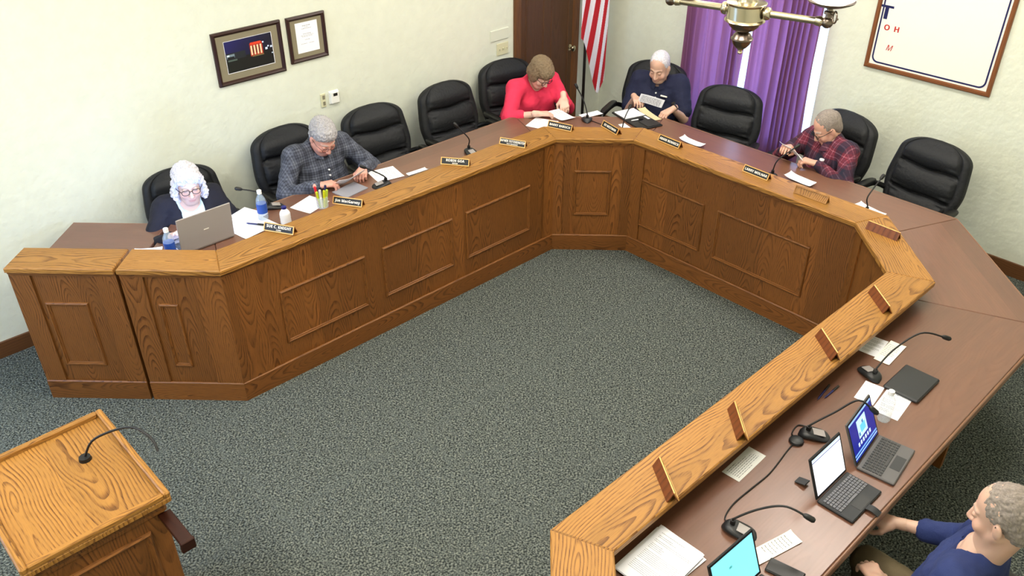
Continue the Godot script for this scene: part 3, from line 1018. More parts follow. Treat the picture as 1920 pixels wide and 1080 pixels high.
# ------------------------------------------------------------------ chairs
func make_chair() -> Node3D:
	var t := thing("office_chair", "chair", "chair")
	var g := Geo.new()
	var rings := []
	var K := 64
	var N := 84
	for j in N + 1:
		var q := float(j) / N
		var y := 0.43 + 0.60 * q
		var zc := -0.20 - 0.15 * q
		var w := lerpf(0.235, 0.292, smoothstep(0.0, 0.5, q)) - 0.035 * smoothstep(0.45, 1.0, q)
		var endf := 1.0
		if q > 0.80: endf = sqrt(maxf(0.0, 1.0 - pow((q - 0.80) / 0.20, 2.4)))
		if q < 0.05: endf = sqrt(maxf(0.0, 1.0 - pow((0.05 - q) / 0.05, 2.0) * 0.7))
		w *= maxf(endf, 0.02) if q > 0.8 else 1.0
		var ring := PackedVector3Array()
		for i in K:
			var an := TAU * i / K
			var cx := signf(cos(an)) * pow(absf(cos(an)), 0.62)
			var sz := signf(sin(an)) * pow(absf(sin(an)), 0.62)
			var x := cx * w
			var depth: float
			if sz > 0.0:
				var wob := 0.012 * sin(x * 23.0 + q * 7.0)
				var cr := exp(-pow((q - 0.37 + wob) / 0.016, 2.0)) + exp(-pow((q - 0.68 - wob) / 0.016, 2.0))
				var bl := maxf(0.0, sin(PI * clampf((q - 0.05) / 0.32, 0, 1))) + maxf(0.0, sin(PI * clampf((q - 0.37) / 0.31, 0, 1))) + maxf(0.0, sin(PI * clampf((q - 0.68) / 0.28, 0, 1)))
				var ex := absf(cx)
				var inner := 1.0 - smoothstep(0.74, 0.80, ex)
				var groove := exp(-pow((ex - 0.80) / 0.03, 2.0))
				var pl := 0.011 * exp(-pow((ex - 0.66) / 0.10, 2.0)) * sin(q * 95.0 + 3.0 * x) * (exp(-pow((q - 0.37) / 0.07, 2.0)) + exp(-pow((q - 0.68) / 0.07, 2.0)))
				depth = 0.05 + inner * (0.034 * bl - 0.026 * cr + pl) - 0.014 * groove + 0.014 * (1.0 - inner)
			else:
				depth = 0.055
			depth *= maxf(endf, 0.03)
			ring.append(Vector3(x, y + sz * depth * 0.12, zc + sz * depth))
		rings.append(ring)
	g.loft(rings, true, 75.0)
	obj("backrest", g, M.leather, t)
	g = Geo.new()
	rings = []
	for j in 33:
		var q := j / 32.0
		var z := -0.25 + 0.53 * q
		var e := minf(1.0, sqrt(maxf(0.02, 1.0 - pow(absf(q - 0.5) / 0.5, 6.0))))
		var ring := PackedVector3Array()
		for i in 40:
			var an := TAU * i / 40
			var cx := signf(cos(an)) * pow(absf(cos(an)), 0.5)
			var sy := signf(sin(an)) * pow(absf(sin(an)), 0.6)
			ring.append(Vector3(cx * 0.275 * e, 0.435 + sy * 0.055 * e + (0.012 * cos(cx * 2.2) if sy > 0.0 else 0.0), z))
		rings.append(ring)
	g.loft(rings, true, 60.0)
	obj("seat", g, M.leather, t)
	for s in [-1.0, 1.0]:
		g = Geo.new()
		g.tube(bez([Vector3(0.24 * s, 0.60, -0.24), Vector3(0.30 * s, 0.645, -0.16), Vector3(0.318 * s, 0.65, 0.05), Vector3(0.316 * s, 0.63, 0.16), Vector3(0.305 * s, 0.53, 0.15), Vector3(0.26 * s, 0.40, 0.06)], 22), 0.02, 10)
		var pad := []
		for j in 15:
			var q := j / 14.0
			var e := sqrt(maxf(0.03, 1.0 - pow(absf(q - 0.5) / 0.5, 4.0)))
			var ring := PackedVector3Array()
			for i in 16:
				var an := TAU * i / 16
				ring.append(Vector3(0.318 * s + 0.036 * e * signf(cos(an)) * pow(absf(cos(an)), 0.7), 0.668 + 0.02 * e * sin(an), -0.17 + 0.33 * q))
			pad.append(ring)
		g.loft(pad, true, 60.0)
		obj("armrest", g, M.dark, t)
	g = Geo.new()
	g.lathe([Vector2(0, 0.385), Vector2(0.10, 0.385), Vector2(0.10, 0.365), Vector2(0.034, 0.35), Vector2(0.03, 0.2), Vector2(0.04, 0.19), Vector2(0.045, 0.075), Vector2(0, 0.075)], 20)
	obj("column", g, M.dark, t)
	for k in 5:
		var an := TAU * k / 5 + 0.3
		var d := Vector3(sin(an), 0, cos(an))
		g = Geo.new()
		g.tube([d * 0.03 + Vector3(0, 0.115, 0), d * 0.17 + Vector3(0, 0.10, 0), d * 0.29 + Vector3(0, 0.075, 0)], [0.03, 0.025, 0.018], 10)
		obj("leg", g, M.dark, t)
		g = Geo.new()
		g.lathe([Vector2(0, -0.022), Vector2(0.024, -0.022), Vector2(0.028, -0.016), Vector2(0.028, 0.016), Vector2(0.024, 0.022), Vector2(0, 0.022)], 16, d * 0.295 + Vector3(0, 0.0285, 0), Basis(Vector3.UP, an) * Basis(Vector3.BACK, PI / 2))
		g.tube([d * 0.285 + Vector3(0, 0.05, 0), d * 0.285 + Vector3(0, 0.08, 0)], 0.008, 8)
		obj("caster", g, M.darker, t)
	return t

func chairs() -> void:
	var c := make_chair()
	var spots := [
		[-5.17, -1.99, 80.0, "black leather chair behind the silver-haired woman at the pale laptop"],
		[-5.12, -2.86, 92.0, "black leather chair behind the man in the grey plaid shirt"],
		[-5.03, -3.545, 84.0, "empty black leather chair beside the man in the grey plaid shirt"],
		[-5.03, -4.30, 88.0, "empty black leather chair nearest the woman in the pink sweater"],
		[-5.12, -5.02, 82.0, "black leather chair behind the woman in the pink sweater"],
		[-4.37, -5.71, 20.0, "black leather chair behind the man in the navy polo shirt"],
		[-3.59, -5.63, 14.0, "empty black leather chair in front of the purple curtains"],
		[-2.80, -5.80, -14.0, "black leather chair behind the man in the red and navy plaid shirt"],
		[-2.06, -5.74, -6.0, "empty black leather chair at the right edge of the photo under the wall sign"],
		[-0.30, -2.62, -90.0, "black leather chair at the near bench under the person in tan trousers"]]
	for i in spots.size():
		var s: Array = spots[i]
		var o: Node3D = c if i == spots.size() - 1 else dup(c, Vector3.ZERO, 0.0)
		o.position = Vector3(s[0], 0, s[1])
		o.rotation.y = deg_to_rad(s[2])
		if i == 0: o.scale = Vector3.ONE * 0.93
		tag(o, s[3], "chair", "black leather chairs")

# ------------------------------------------------------------------ desk things
func name_plate(at: Vector3, deg: float, label: String, line1: String, line2: String, wood_only := false, len := 0.2) -> void:
	var t := thing("name_plate", label, "name plate", at, deg_to_rad(deg), "name plates")
	var g := Geo.new()
	var h := 0.047
	var f0 := 0.024                                           # half depth at the foot
	# two sloping boards leaning on each other
	for s in [-1.0, 1.0]:
		var n := Vector3(0, f0, h * s).normalized()
		var foot := Vector3(0, 0.0005, f0 * s)
		var top := Vector3(0, h, 0)
		var q := []
		for x in [-len / 2, len / 2]:
			var ring := PackedVector3Array([Vector3(x, 0, 0) + foot, Vector3(x, 0, 0) + top, Vector3(x, 0, 0) + top - Vector3(0, 0.008, 0), Vector3(x, 0, 0) + foot - Vector3(0, 0, 0.006 * s)])
			q.append(ring)
		g.loft(q, true, 20.0)
	obj("stand", g, M.cap if wood_only else M.plate_wood, t)
	var tilt := -atan2(f0, h)
	var b := Basis(Vector3.RIGHT, tilt)
	var mid := Vector3(0, h / 2, f0 / 2) + b * Vector3(0, 0, 0.002)
	var sl := sqrt(h * h + f0 * f0)
	g = Geo.new()
	g.frame(mid, Vector3(len / 2, 0, 0), b * Vector3(0, sl / 2 - 0.001, 0), b * Vector3.BACK, [Vector2(0, -0.002), Vector2(0, 0.003), Vector2(0.005, 0.003), Vector2(0.006, 0.0)])
	obj("rim", g, M.cap if wood_only else M.gold, t)
	if wood_only: return
	g = Geo.new()
	g.box(mid, Vector3(len - 0.012, sl - 0.014, 0.002), 0.0, b)
	obj("insert", g, M.darker, t)
	var up := 0.006 if line2 else 0.0
	var fit := minf(1.0, 0.165 / maxf(0.01, line1.length() * 0.0115))
	if line1: text("lettering", line1, 0.0165, mid + b * Vector3(0, up, 0.0016), M.lettering, t, tilt, "Droid Sans", fit * 1.02, true)
	if line2: text("lettering", line2, 0.008, mid + b * Vector3(0, -0.0125, 0.0016), M.lettering, t, tilt, "Droid Sans", 1.0, true)

func name_plates() -> void:
	var y := CAP
	name_plate(Vector3(-4.225, y, -2.105), 29, "name plate in front of the silver-haired woman's laptop", "SUE C. KNIGHT", "CLERK")
	name_plate(Vector3(-4.235, y, -2.60), 31, "name plate beside the cup of highlighters", "Jim MacGarvey", "")
	name_plate(Vector3(-4.225, y, -3.475), 35, "purplish name plate in front of the first empty chair", "ROBIN GOA", "MAYOR")
	name_plate(Vector3(-4.186, y, -3.985), 24, "gold-rimmed name plate with two lines, in front of the empty chair nearest the pink sweater", "RAFNER TETTERINGTON", "VICE PRESIDENT")
	name_plate(Vector3(-4.165, y, -4.455), 17, "name plate in front of the woman in the pink sweater", "BARRY BARUCH", "")
	name_plate(Vector3(-3.88, y, -4.705), -14, "name plate at the far corner below the black leather folder", "ED WESTMAN", "")
	name_plate(Vector3(-3.42, y, -4.82), -4, "name plate at the corner of the curtain-side bench", "ADAM BENNICK", "")
	name_plate(Vector3(-2.70, y, -4.828), -3, "name plate in front of the man in the red and navy plaid shirt", "LARRY MOLNAR", "")
	name_plate(Vector3(-2.275, y, -4.80), 0, "blank pale wooden name plate at the right end of the curtain-side cap rail", "", "", true, 0.23)
	name_plate(Vector3(-1.735, y, -4.68), 178, "wood-backed name plate on the right corner cap rail", "", "")
	name_plate(Vector3(-1.366, y, -2.135), 145, "wood-backed name plate nearest the camera, above the stack of agenda sheets", "", "")
	name_plate(Vector3(-1.366, y, -2.635), 136, "second wood-backed name plate from the camera, by the slipped notice sheet", "", "")
	name_plate(Vector3(-1.382, y, -3.415), 141, "third wood-backed name plate from the camera, above the two pens", "", "")
	name_plate(Vector3(-1.395, y, -3.97), 139, "farthest wood-backed name plate on the near cap rail", "", "")

func mic(label: String, at: Vector3, deg: float, pts: Array, cable: Array = []) -> void:   # pts: world points of the neck, last the tip
	var t := thing("microphone", label, "microphone", at, deg_to_rad(deg), "gooseneck microphones")
	var g := Geo.new()
	var rings := []
	for j in 17:
		var q := j / 16.0
		var z := -0.07 + 0.14 * q
		var e := sqrt(maxf(0.02, 1.0 - pow(absf(q - 0.5) / 0.5, 3.0)))
		var hh := lerpf(0.012, 0.036, smoothstep(0.1, 0.85, q))
		var ring := PackedVector3Array()
		for i in 24:
			var an := TAU * i / 24
			ring.append(Vector3(0.05 * e * signf(cos(an)) * pow(absf(cos(an)), 0.7) * lerpf(1.0, 0.72, q), maxf(0.0, hh * e * (0.55 + 0.55 * sin(an))), z))
		rings.append(ring)
	g.loft(rings, true, 60.0)
	obj("base", g, M.charcoal, t)
	g = Geo.new()
	g.box(Vector3(0, 0.0245, -0.018), Vector3(0.045, 0.003, 0.055), 0.001, Basis(Vector3.RIGHT, -0.2))
	obj("switch_panel", g, M.silver, t)
	var inv := t.transform.affine_inverse()
	var loc := [Vector3(0, 0.03, 0.03), Vector3(0, 0.06, 0.03)]
	for p in pts: loc.append(inv * p)
	g = Geo.new()
	var ln := bez(loc, 22)
	g.tube(ln, 0.0045, 8)
	g.tube([Vector3(0, 0.03, 0.03), Vector3(0, 0.055, 0.03)], 0.011, 10)
	obj("neck", g, M.darker, t)
	g = Geo.new()
	var e0: Vector3 = ln[ln.size() - 1]
	var dd: Vector3 = (ln[ln.size() - 1] - ln[ln.size() - 3]).normalized()
	g.tube([e0 - dd * 0.008, e0, e0 + dd * 0.01, e0 + dd * 0.032, e0 + dd * 0.04], [0.005, 0.010, 0.012, 0.012, 0.007], 12)
	obj("capsule", g, M.darker, t)
	if cable.size():
		g = Geo.new()
		g.tube(bez(cable, 36), 0.0032, 7)
		tag(obj("cable", g, M.darker), "thin black cable from " + label, "cable")

func microphones() -> void:
	var y := DESK
	mic("gooseneck microphone between the silver-haired woman and the plaid-shirted man", Vector3(-4.76, y, -2.35), -20, [Vector3(-4.79, y + 0.13, -2.27), Vector3(-4.823, y + 0.17, -2.18)])
	mic("gooseneck microphone at the plaid-shirted man's left hand", Vector3(-4.53, y, -3.06), 160, [Vector3(-4.55, y + 0.11, -3.03), Vector3(-4.578, y + 0.15, -2.97)])
	mic("gooseneck microphone in front of the first empty chair", Vector3(-4.51, y, -3.86), -100, [Vector3(-4.51, y + 0.13, -3.84), Vector3(-4.563, y + 0.22, -3.784)])
	mic("gooseneck microphone on the corner worktop beside the pink-sweatered woman", Vector3(-4.36, y, -4.97), 45, [Vector3(-4.385, y + 0.16, -4.95), Vector3(-4.437, y + 0.26, -4.925)], [Vector3(-4.33, y + 0.005, -4.98), Vector3(-4.20, y + 0.005, -4.98), Vector3(-4.02, y + 0.005, -4.97)])
	mic("gooseneck microphone standing before the black leather folder", Vector3(-3.955, y, -4.91), 200, [Vector3(-3.965, y + 0.14, -4.96), Vector3(-3.986, y + 0.19, -5.03)])
	mic("gooseneck microphone in front of the man in the red and navy plaid shirt", Vector3(-2.745, y, -5.10), 190, [Vector3(-2.73, y + 0.14, -5.14), Vector3(-2.67, y + 0.22, -5.228)])
	mic("gooseneck microphone at the right edge before the last chair", Vector3(-2.03, y, -5.06), 170, [Vector3(-2.035, y + 0.13, -5.08), Vector3(-2.036, y + 0.21, -5.22)])
	mic("near gooseneck microphone between the cyan screen and the white tablet", Vector3(-1.075, y, -2.25), -72, [Vector3(-1.04, y + 0.12, -2.30), Vector3(-0.96, y + 0.17, -2.34), Vector3(-0.885, y + 0.16, -2.365)],
		[Vector3(-1.12, y + 0.008, -2.25), Vector3(-1.155, y + 0.004, -2.27), Vector3(-1.174, y + 0.004, -2.36), Vector3(-1.171, y + 0.004, -2.49), Vector3(-1.168, y + 0.004, -2.62), Vector3(-1.19, y + 0.004, -2.79), Vector3(-1.194, y + 0.006, -2.85)])
	mic("middle gooseneck microphone bent over the blue tablet screen", Vector3(-1.16, y, -2.96), -50, [Vector3(-1.12, y + 0.13, -3.02), Vector3(-1.06, y + 0.20, -3.08), Vector3(-1.005, y + 0.18, -3.10)],
		[Vector3(-1.20, y + 0.006, -2.99), Vector3(-1.245, y + 0.004, -2.97), Vector3(-1.235, y + 0.004, -2.90), Vector3(-1.205, y + 0.008, -2.885)])
	mic("far gooseneck microphone on the near bench by the right edge", Vector3(-1.20, y, -3.55), 60, [Vector3(-1.16, y + 0.12, -3.66), Vector3(-1.10, y + 0.19, -3.78), Vector3(-1.02, y + 0.17, -3.86)])
	var g := Geo.new()
	g.lathe([Vector2(0, 0), Vector2(0.03, 0), Vector2(0.033, 0.006), Vector2(0.030, 0.014), Vector2(0.02, 0.019), Vector2(0, 0.02)], 24)
	var p := obj("mute_button", g, M.charcoal)
	p.position = Vector3(-1.195, y, -2.87)
	tag(p, "round black mute button puck on the laminate beside the middle microphone", "button")

func screen_mat(img: Texture2D, e: float) -> StandardMaterial3D:
	var m := sm(Color(0.02, 0.02, 0.02), 0.25)
	m.emission_enabled = true
	m.emission = Color.WHITE
	m.emission_texture = img
	m.emission_energy_multiplier = e
	m.emission_operator = BaseMaterial3D.EMISSION_OP_MULTIPLY
	return m

# keyboard towards +Z, screen rising at the hinge and leaning back to -Z
func computer(called: String, label: String, cat: String, at: Vector3, deg: float, w: float, dep: float, hgt: float, lean: float, shell: Material, scr: Material, pale: bool) -> Node3D:
	var t := thing(called, label, cat, at, deg_to_rad(deg))
	var g := Geo.new()
	g.box(Vector3(0, 0.008, dep / 2), Vector3(w, 0.014, dep), 0.004)
	obj("keyboard_base", g, shell, t)
	g = Geo.new()
	var rows := 6
	var cols := 14
	var kd := dep * 0.52
	for r in rows:
		for c in cols:
			var kw := (w - 0.02) / cols
			if r == rows - 1 and c in [4, 5, 6, 7, 8]:
				if c == 4: g.box(Vector3(-w / 2 + 0.01 + kw * 6.5, 0.0165, 0.018 + kd * (r + 0.5) / rows), Vector3(kw * 5 - 0.003, 0.004, kd / rows - 0.003), 0.001)
				continue
			g.box(Vector3(-w / 2 + 0.01 + kw * (c + 0.5), 0.0165, 0.018 + kd * (r + 0.5) / rows), Vector3(kw - 0.003, 0.004, kd / rows - 0.003), 0.0)
	tag(obj("keys", g, M.keys_pale if pale else M.keys, t), "", "", "", "stuff")
	g = Geo.new()
	g.box(Vector3(0, 0.0152, dep * 0.81), Vector3(w * 0.36, 0.001, dep * 0.27), 0.0)
	obj("touchpad", g, M.dark if not pale else M.charcoal, t)
	var b := Basis(Vector3.RIGHT, -lean)
	var c0 := Vector3(0, 0.014, 0.0)
	g = Geo.new()
	g.box(c0 + b * Vector3(0, hgt / 2, -0.005), Vector3(w, hgt, 0.008), 0.003, b)
	obj("lid", g, shell, t)
	g = Geo.new()
	g.box(c0 + b * Vector3(0, hgt / 2, -0.0006), Vector3(w - 0.006, hgt - 0.006, 0.0012), 0.0, b)
	obj("bezel", g, M.darker, t)
	g = Geo.new()
	var hw := w / 2 - 0.011
	var y0 := 0.014
	var y1 := hgt - 0.012
	g.face([c0 + b * Vector3(-hw, y0, 0.0004), c0 + b * Vector3(hw, y0, 0.0004), c0 + b * Vector3(hw, y1, 0.0004), c0 + b * Vector3(-hw, y1, 0.0004)], b * Vector3.BACK, Vector3.UP, Vector2.ZERO, [Vector2(0, 1), Vector2(1, 1), Vector2(1, 0), Vector2(0, 0)])
	obj("screen", g, scr, t)
	return t

func computers() -> void:
	M.keys = sm(Color(0.38, 0.38, 0.40), 0.6)
	M.keys_pale = sm(Color(0.22, 0.22, 0.22), 0.6)
	M.shell_gray = sm(Color(0.34, 0.33, 0.33), 0.5, 0.2)
	M.shell_dark = sm(Color(0.085, 0.095, 0.11), 0.55)
	var wh := Image.create(160, 110, false, Image.FORMAT_RGB8)
	wh.fill(Color(0.97, 0.97, 1.0))
	wh.fill_rect(Rect2i(0, 0, 160, 7), Color(0.72, 0.82, 0.95))
	wh.fill_rect(Rect2i(0, 9, 160, 3), Color(0.35, 0.40, 0.55))
	var bl := Image.create(160, 110, false, Image.FORMAT_RGB8)
	bl.fill(Color(0.05, 0.10, 0.50))
	bl.fill_rect(Rect2i(0, 0, 160, 6), Color(0.55, 0.70, 0.95))
	bl.fill_rect(Rect2i(48, 14, 62, 52), Color(0.70, 0.85, 0.92))
	for k in 9: bl.fill_rect(Rect2i(52 + k * 5, 50 - k * 4 + (k % 3) * 3, 7, 10), [Color(0.15, 0.25, 0.5), Color(0.2, 0.6, 0.75), Color(0.85, 0.9, 0.9)][k % 3])
	bl.fill_rect(Rect2i(66, 34, 34, 22), Color(0.35, 0.72, 0.88))
	for k in 6: bl.fill_rect(Rect2i(34 + k * 16, 72, 10, 11), Color(0.78, 0.88, 0.98))
	bl.fill_rect(Rect2i(0, 92, 160, 5), Color(0.45, 0.65, 0.95))
	bl.fill_rect(Rect2i(0, 101, 160, 4), Color(0.6, 0.78, 0.98))
	var cy := Image.create(32, 24, false, Image.FORMAT_RGB8)
	cy.fill(Color(0.50, 0.86, 0.92))
	cy.fill_rect(Rect2i(12, 8, 2, 1), Color(0.2, 0.5, 0.45))
	var lw := Image.create(32, 24, false, Image.FORMAT_RGB8)
	lw.fill(Color(0.80, 0.90, 1.0))
	for im in [wh, bl, cy, lw]: im.generate_mipmaps()
	var y := DESK
	var t := computer("laptop", "open silver laptop seen from behind in front of the silver-haired woman", "laptop", Vector3(-4.585, y, -1.80), -90, 0.345, 0.23, 0.235, 0.08, M.silver, screen_mat(ImageTexture.create_from_image(lw), 1.0), true)
	var em := Geo.new()
	em.box(Vector3(0, 0.13, -0.0205), Vector3(0.032, 0.006, 0.001), 0.0, Basis(Vector3.RIGHT, -0.08))
	obj("emblem", em, M.lettering, t)
	var l := AreaLight3D.new()
	l.name = "screen_light"
	l.area_size = Vector2(0.32, 0.20)
	l.light_color = Color(0.62, 0.76, 1.0)
	l.light_energy = 0.22
	l.area_range = 12.0
	l.shadow_enabled = true
	l.position = Vector3(0, 0.13, 0.012)
	l.rotation = Vector3(-0.08, PI, 0)
	t.add_child(l, true)
	computer("tablet", "tablet with a glowing white screen on a charcoal keyboard case", "tablet", Vector3(-0.945, y, -2.731), 90, 0.242, 0.158, 0.19, 0.38, M.shell_dark, screen_mat(ImageTexture.create_from_image(wh), 1.1), false)
	computer("tablet", "tablet with a blue desktop screen and grey keyboard at the right edge", "tablet", Vector3(-0.945, y, -3.035), 97, 0.265, 0.16, 0.205, 0.42, M.shell_gray, screen_mat(ImageTexture.create_from_image(bl), 1.0), true)
	computer("tablet", "tablet with a plain cyan screen at the bottom edge of the photo", "tablet", Vector3(-0.905, y, -2.005), 88, 0.262, 0.16, 0.195, 0.38, M.shell_dark, screen_mat(ImageTexture.create_from_image(cy), 1.05), false)
	# stand flap and latch of the white-screened tablet
	var g := Geo.new()
	g.box(Vector3(-1.045, y + 0.012, -2.665), Vector3(0.05, 0.006, 0.04), 0.002, Basis(Vector3.BACK, 0.25))
	tag(obj("stand_flap", g, M.charcoal), "small grey stand flap behind the white-screened tablet", "flap")
	g = Geo.new()
	g.sheet(func(a: float, b: float) -> Vector3: return Vector3(-0.79 + 0.055 * a, y + 0.014 - 0.006 * a + 0.006 * sin(a * PI), -2.73 + 0.035 * (b - 0.5)), 8, 2, 0.003)
	tag(obj("case_latch", g, M.shell_dark), "dark fold-over latch strap of the white-screened tablet's case", "strap")
	g = Geo.new()
	g.box(Vector3(-1.025, y + 0.011, -3.62), Vector3(0.17, 0.018, 0.24), 0.006)
	tag(obj("closed_laptop", g, M.charcoal), "closed dark laptop at the right edge by the far microphone", "laptop")

# a sheet lying nearly flat: c centre, w along X local, h along Z local
func sheet_of(called: String, label: String, cat: String, c: Vector3, deg: float, w: float, h: float, m: Material, curl := 0.006, th := 0.0006, group := "") -> MeshInstance3D:
	var g := Geo.new()
	var r1 := rng.randf() * 6.0
	g.sheet(func(a: float, b: float) -> Vector3:
		var e := pow(absf(a - 0.5) * 2.0, 4.0) * 0.6 + pow(absf(b - 0.5) * 2.0, 6.0) * 0.4 * (0.5 + 0.5 * sin(r1))
		return Vector3((a - 0.5) * w, th + 0.0004 + curl * e * (0.6 + 0.4 * sin(r1 + a * 3.0)), (b - 0.5) * h), 12, 12, th)
	var o := obj(called, g, m)
	o.position = c
	o.rotation.y = deg_to_rad(deg)
	tag(o, label, cat, group)
	return o

func print_mat(img: Texture2D) -> StandardMaterial3D:
	var m := sm(Color.WHITE, 0.75)
	m.albedo_texture = img
	return m

func papers() -> void:
	var y := DESK
	var memo := print_mat(printed(220, 285, para(220, 285, 26, 12, 3, [0.5, 0, 0.86, 0.9, 0.88, 0.6, 0, 0.9, 0.85, 0.9, 0.4, 0, 0.88, 0.9, 0.7, 0, 0.5, 0.55, 0.5])))
	var agenda := print_mat(printed(440, 570, para(440, 570, 30, 17, 4, [0.62, 0, 0.4, 0.5, 0, 0.92, 0.9, 0, 0.35, 0.4, 0.38, 0.42, 0, 0.9, 0.92, 0.88, 0.9, 0.86, 0.9, 0.6, 0, 0.9, 0.92, 0.9, 0.88, 0.92, 0.9])))
	var notice := print_mat(printed(240, 160, para(240, 160, 22, 18, 4, [0.4, 0.7, 0.85, 0.9, 0.88, 0.9, 0.6]), Color(0.78, 0.78, 0.76)))
	var slip := print_mat(printed(120, 240, para(120, 240, 40, 18, 3, [0.8, 0.85, 0.8, 0.85, 0.7, 0.8, 0.85, 0.5]), Color(0.95, 0.93, 0.88)))
	# near bench
	for k in 7:
		sheet_of("agenda_sheet", "lower sheet hidden in the agenda stack at the near end of the bench" if k < 6 else "topmost printed agenda sheet of the stack at the near end of the bench", "paper", Vector3(-1.20 + rng.randf_range(-0.01, 0.012), y + 0.0022 * k, -1.905 + rng.randf_range(-0.012, 0.012)), rng.randf_range(-3, 3), 0.2, 0.275, agenda if k == 6 else M.paper, 0.002, 0.0015, "" if k == 6 else "lower agenda sheets")
	sheet_of("notice_sheet", "printed notice sheet slipped half under the near cap rail", "paper", Vector3(-1.275, y, -2.585), 92, 0.215, 0.085, notice, 0.004)
	sheet_of("note_slip", "cream printed slip lying by the near microphone and the phone", "paper", Vector3(-0.935, y, -2.285), -14, 0.065, 0.225, slip, 0.014)
	sheet_of("leaflet", "white leaflet lying under the neck of the far near-bench microphone", "paper", Vector3(-1.30, y, -3.785), 6, 0.09, 0.17, memo, 0.004)
	sheet_of("leaflet", "second white leaflet at the right edge beside the far microphone", "paper", Vector3(-1.215, y + 0.002, -3.79), 3, 0.08, 0.21, slip, 0.004)
	sheet_of("meeting_sheet", "printed sheet behind the blue tablet, left one of the pair", "paper", Vector3(-1.135, y, -3.42), 8, 0.09, 0.16, memo, 0.003)
	sheet_of("meeting_sheet", "printed sheet at the right edge beside the clear bottle", "paper", Vector3(-1.02, y, -3.42), 6, 0.12, 0.2, memo, 0.003)
	# row by the pictures
	sheet_of("loose_sheet", "white sheet in the spread right of the pale laptop, the one nearest the wall", "paper", Vector3(-4.76, y, -2.13), 20, 0.2, 0.25, M.paper)
	sheet_of("loose_sheet", "white sheet in the spread right of the pale laptop, under the dark pen", "paper", Vector3(-4.615, y + 0.002, -2.115), 8, 0.2, 0.25, M.paper)
	sheet_of("loose_sheet", "white sheet at the left edge of the photo beside the water bottle", "paper", Vector3(-4.72, y, -1.47), 60, 0.16, 0.21, M.paper, 0.012)
	sheet_of("loose_sheet", "white sheet under the plaid-shirted man's right elbow", "paper", Vector3(-4.63, y, -2.545), 18, 0.17, 0.2, M.paper)
	sheet_of("loose_sheet", "white sheet beside the plaid-shirted man's left fist", "paper", Vector3(-4.66, y, -3.19), -12, 0.2, 0.2, memo)
	sheet_of("note_pad", "grey note pad before the plaid-shirted man", "notepad", Vector3(-4.62, y, -2.86), 8, 0.14, 0.2, M.gray_paper, 0.002, 0.006)
	sheet_of("paper_strip", "thin paper strip beside the purplish name plate", "paper", Vector3(-4.50, y + 0.02, -3.35), -4, 0.05, 0.16, M.paper, 0.02)
	# pink sweater
	sheet_of("report_sheet", "white report sheet under the pink-sweatered woman's right hand", "paper", Vector3(-4.555, y, -4.655), 20, 0.2, 0.2, memo)
	sheet_of("report_sheet", "white report sheet leaning under the pink-sweatered woman's left hand", "paper", Vector3(-4.57, y + 0.004, -4.885), -12, 0.24, 0.13, memo, 0.02)
	sheet_of("folded_sheet", "narrow white folded sheet behind the corner microphone", "paper", Vector3(-4.42, y, -5.085), -12, 0.08, 0.19, M.paper, 0.004)
	# navy polo
	sheet_of("loose_sheet", "white sheet peeping from under the black leather folder", "paper", Vector3(-4.02, y, -5.075), -20, 0.2, 0.06, M.paper)
	sheet_of("newspaper", "folded cream newspaper lying before the man in the navy polo shirt", "newspaper", Vector3(-4.08, y + 0.003, -5.415), -20, 0.26, 0.07, M.cream, 0.02, 0.004)
	var f := thing("leather_folder", "open black leather folder on the corner worktop", "folder", Vector3(-4.09, y, -5.27), deg_to_rad(-16))
	for s in [-1.0, 1.0]:
		var g := Geo.new()
		g.box(Vector3(0.105 * s, 0.007, 0), Vector3(0.205, 0.013, 0.215), 0.004)
		obj("cover", g, M.folder, f)
	var g2 := Geo.new()
	g2.box(Vector3(0, 0.004, 0), Vector3(0.02, 0.007, 0.21), 0.002)
	obj("spine", g2, M.folder, f)
	g2 = Geo.new()
	g2.box(Vector3(-0.105, 0.016, 0.0), Vector3(0.165, 0.006, 0.19), 0.001)
	obj("writing_pad", g2, M.paper, f)
	g2 = Geo.new()
	g2.box(Vector3(0.13, 0.0155, -0.035), Vector3(0.13, 0.005, 0.13), 0.002)
	obj("pocket", g2, M.charcoal, f)
	g2 = Geo.new()
	g2.box(Vector3(0.035, 0.016, -0.075), Vector3(0.07, 0.002, 0.02), 0.0)
	obj("label", g2, M.paper, f)
	pen("white and black pen lying in the black leather folder", Vector3(-4.06, y + 0.019, -5.235), 70, M.cap_white, 0.11)
	pen("dark blue pen on the loose sheets right of the pale laptop", Vector3(-4.62, y + 0.012, -2.14), 35, M.pen_blue, 0.13)
	pen("blue pen on the glossy worktop, left one of the pair", Vector3(-1.285, y + 0.006, -3.26), 97, M.pen_blue, 0.14)
	pen("blue pen on the glossy worktop, right one of the pair", Vector3(-1.26, y + 0.006, -3.29), 90, M.pen_blue, 0.13)
	# curled notes behind the curtain-side rail
	sheet_of("curled_note", "white curled note behind the rail before the empty curtain-side chair", "paper", Vector3(-3.49, y + 0.015, -5.195), 0, 0.2, 0.075, M.paper, 0.03, 0.0006, "curled notes behind the rail")
	sheet_of("curled_note", "white curled note behind the rail before the man in the red and navy plaid shirt", "paper", Vector3(-2.575, y + 0.015, -5.20), -3, 0.21, 0.09, M.paper, 0.03, 0.0006, "curled notes behind the rail")
	sheet_of("curled_note", "white curled note at the right edge above the corner rail", "paper", Vector3(-2.02, y + 0.015, -5.13), -10, 0.2, 0.07, M.paper, 0.03, 0.0006, "curled notes behind the rail")
	# phone
	var ph := thing("phone", "black phone lying at the bottom edge beside the cream slip", "phone", Vector3(-0.845, y, -2.21), deg_to_rad(12))
	g2 = Geo.new()
	g2.box(Vector3(0, 0.006, 0), Vector3(0.135, 0.011, 0.07), 0.004)
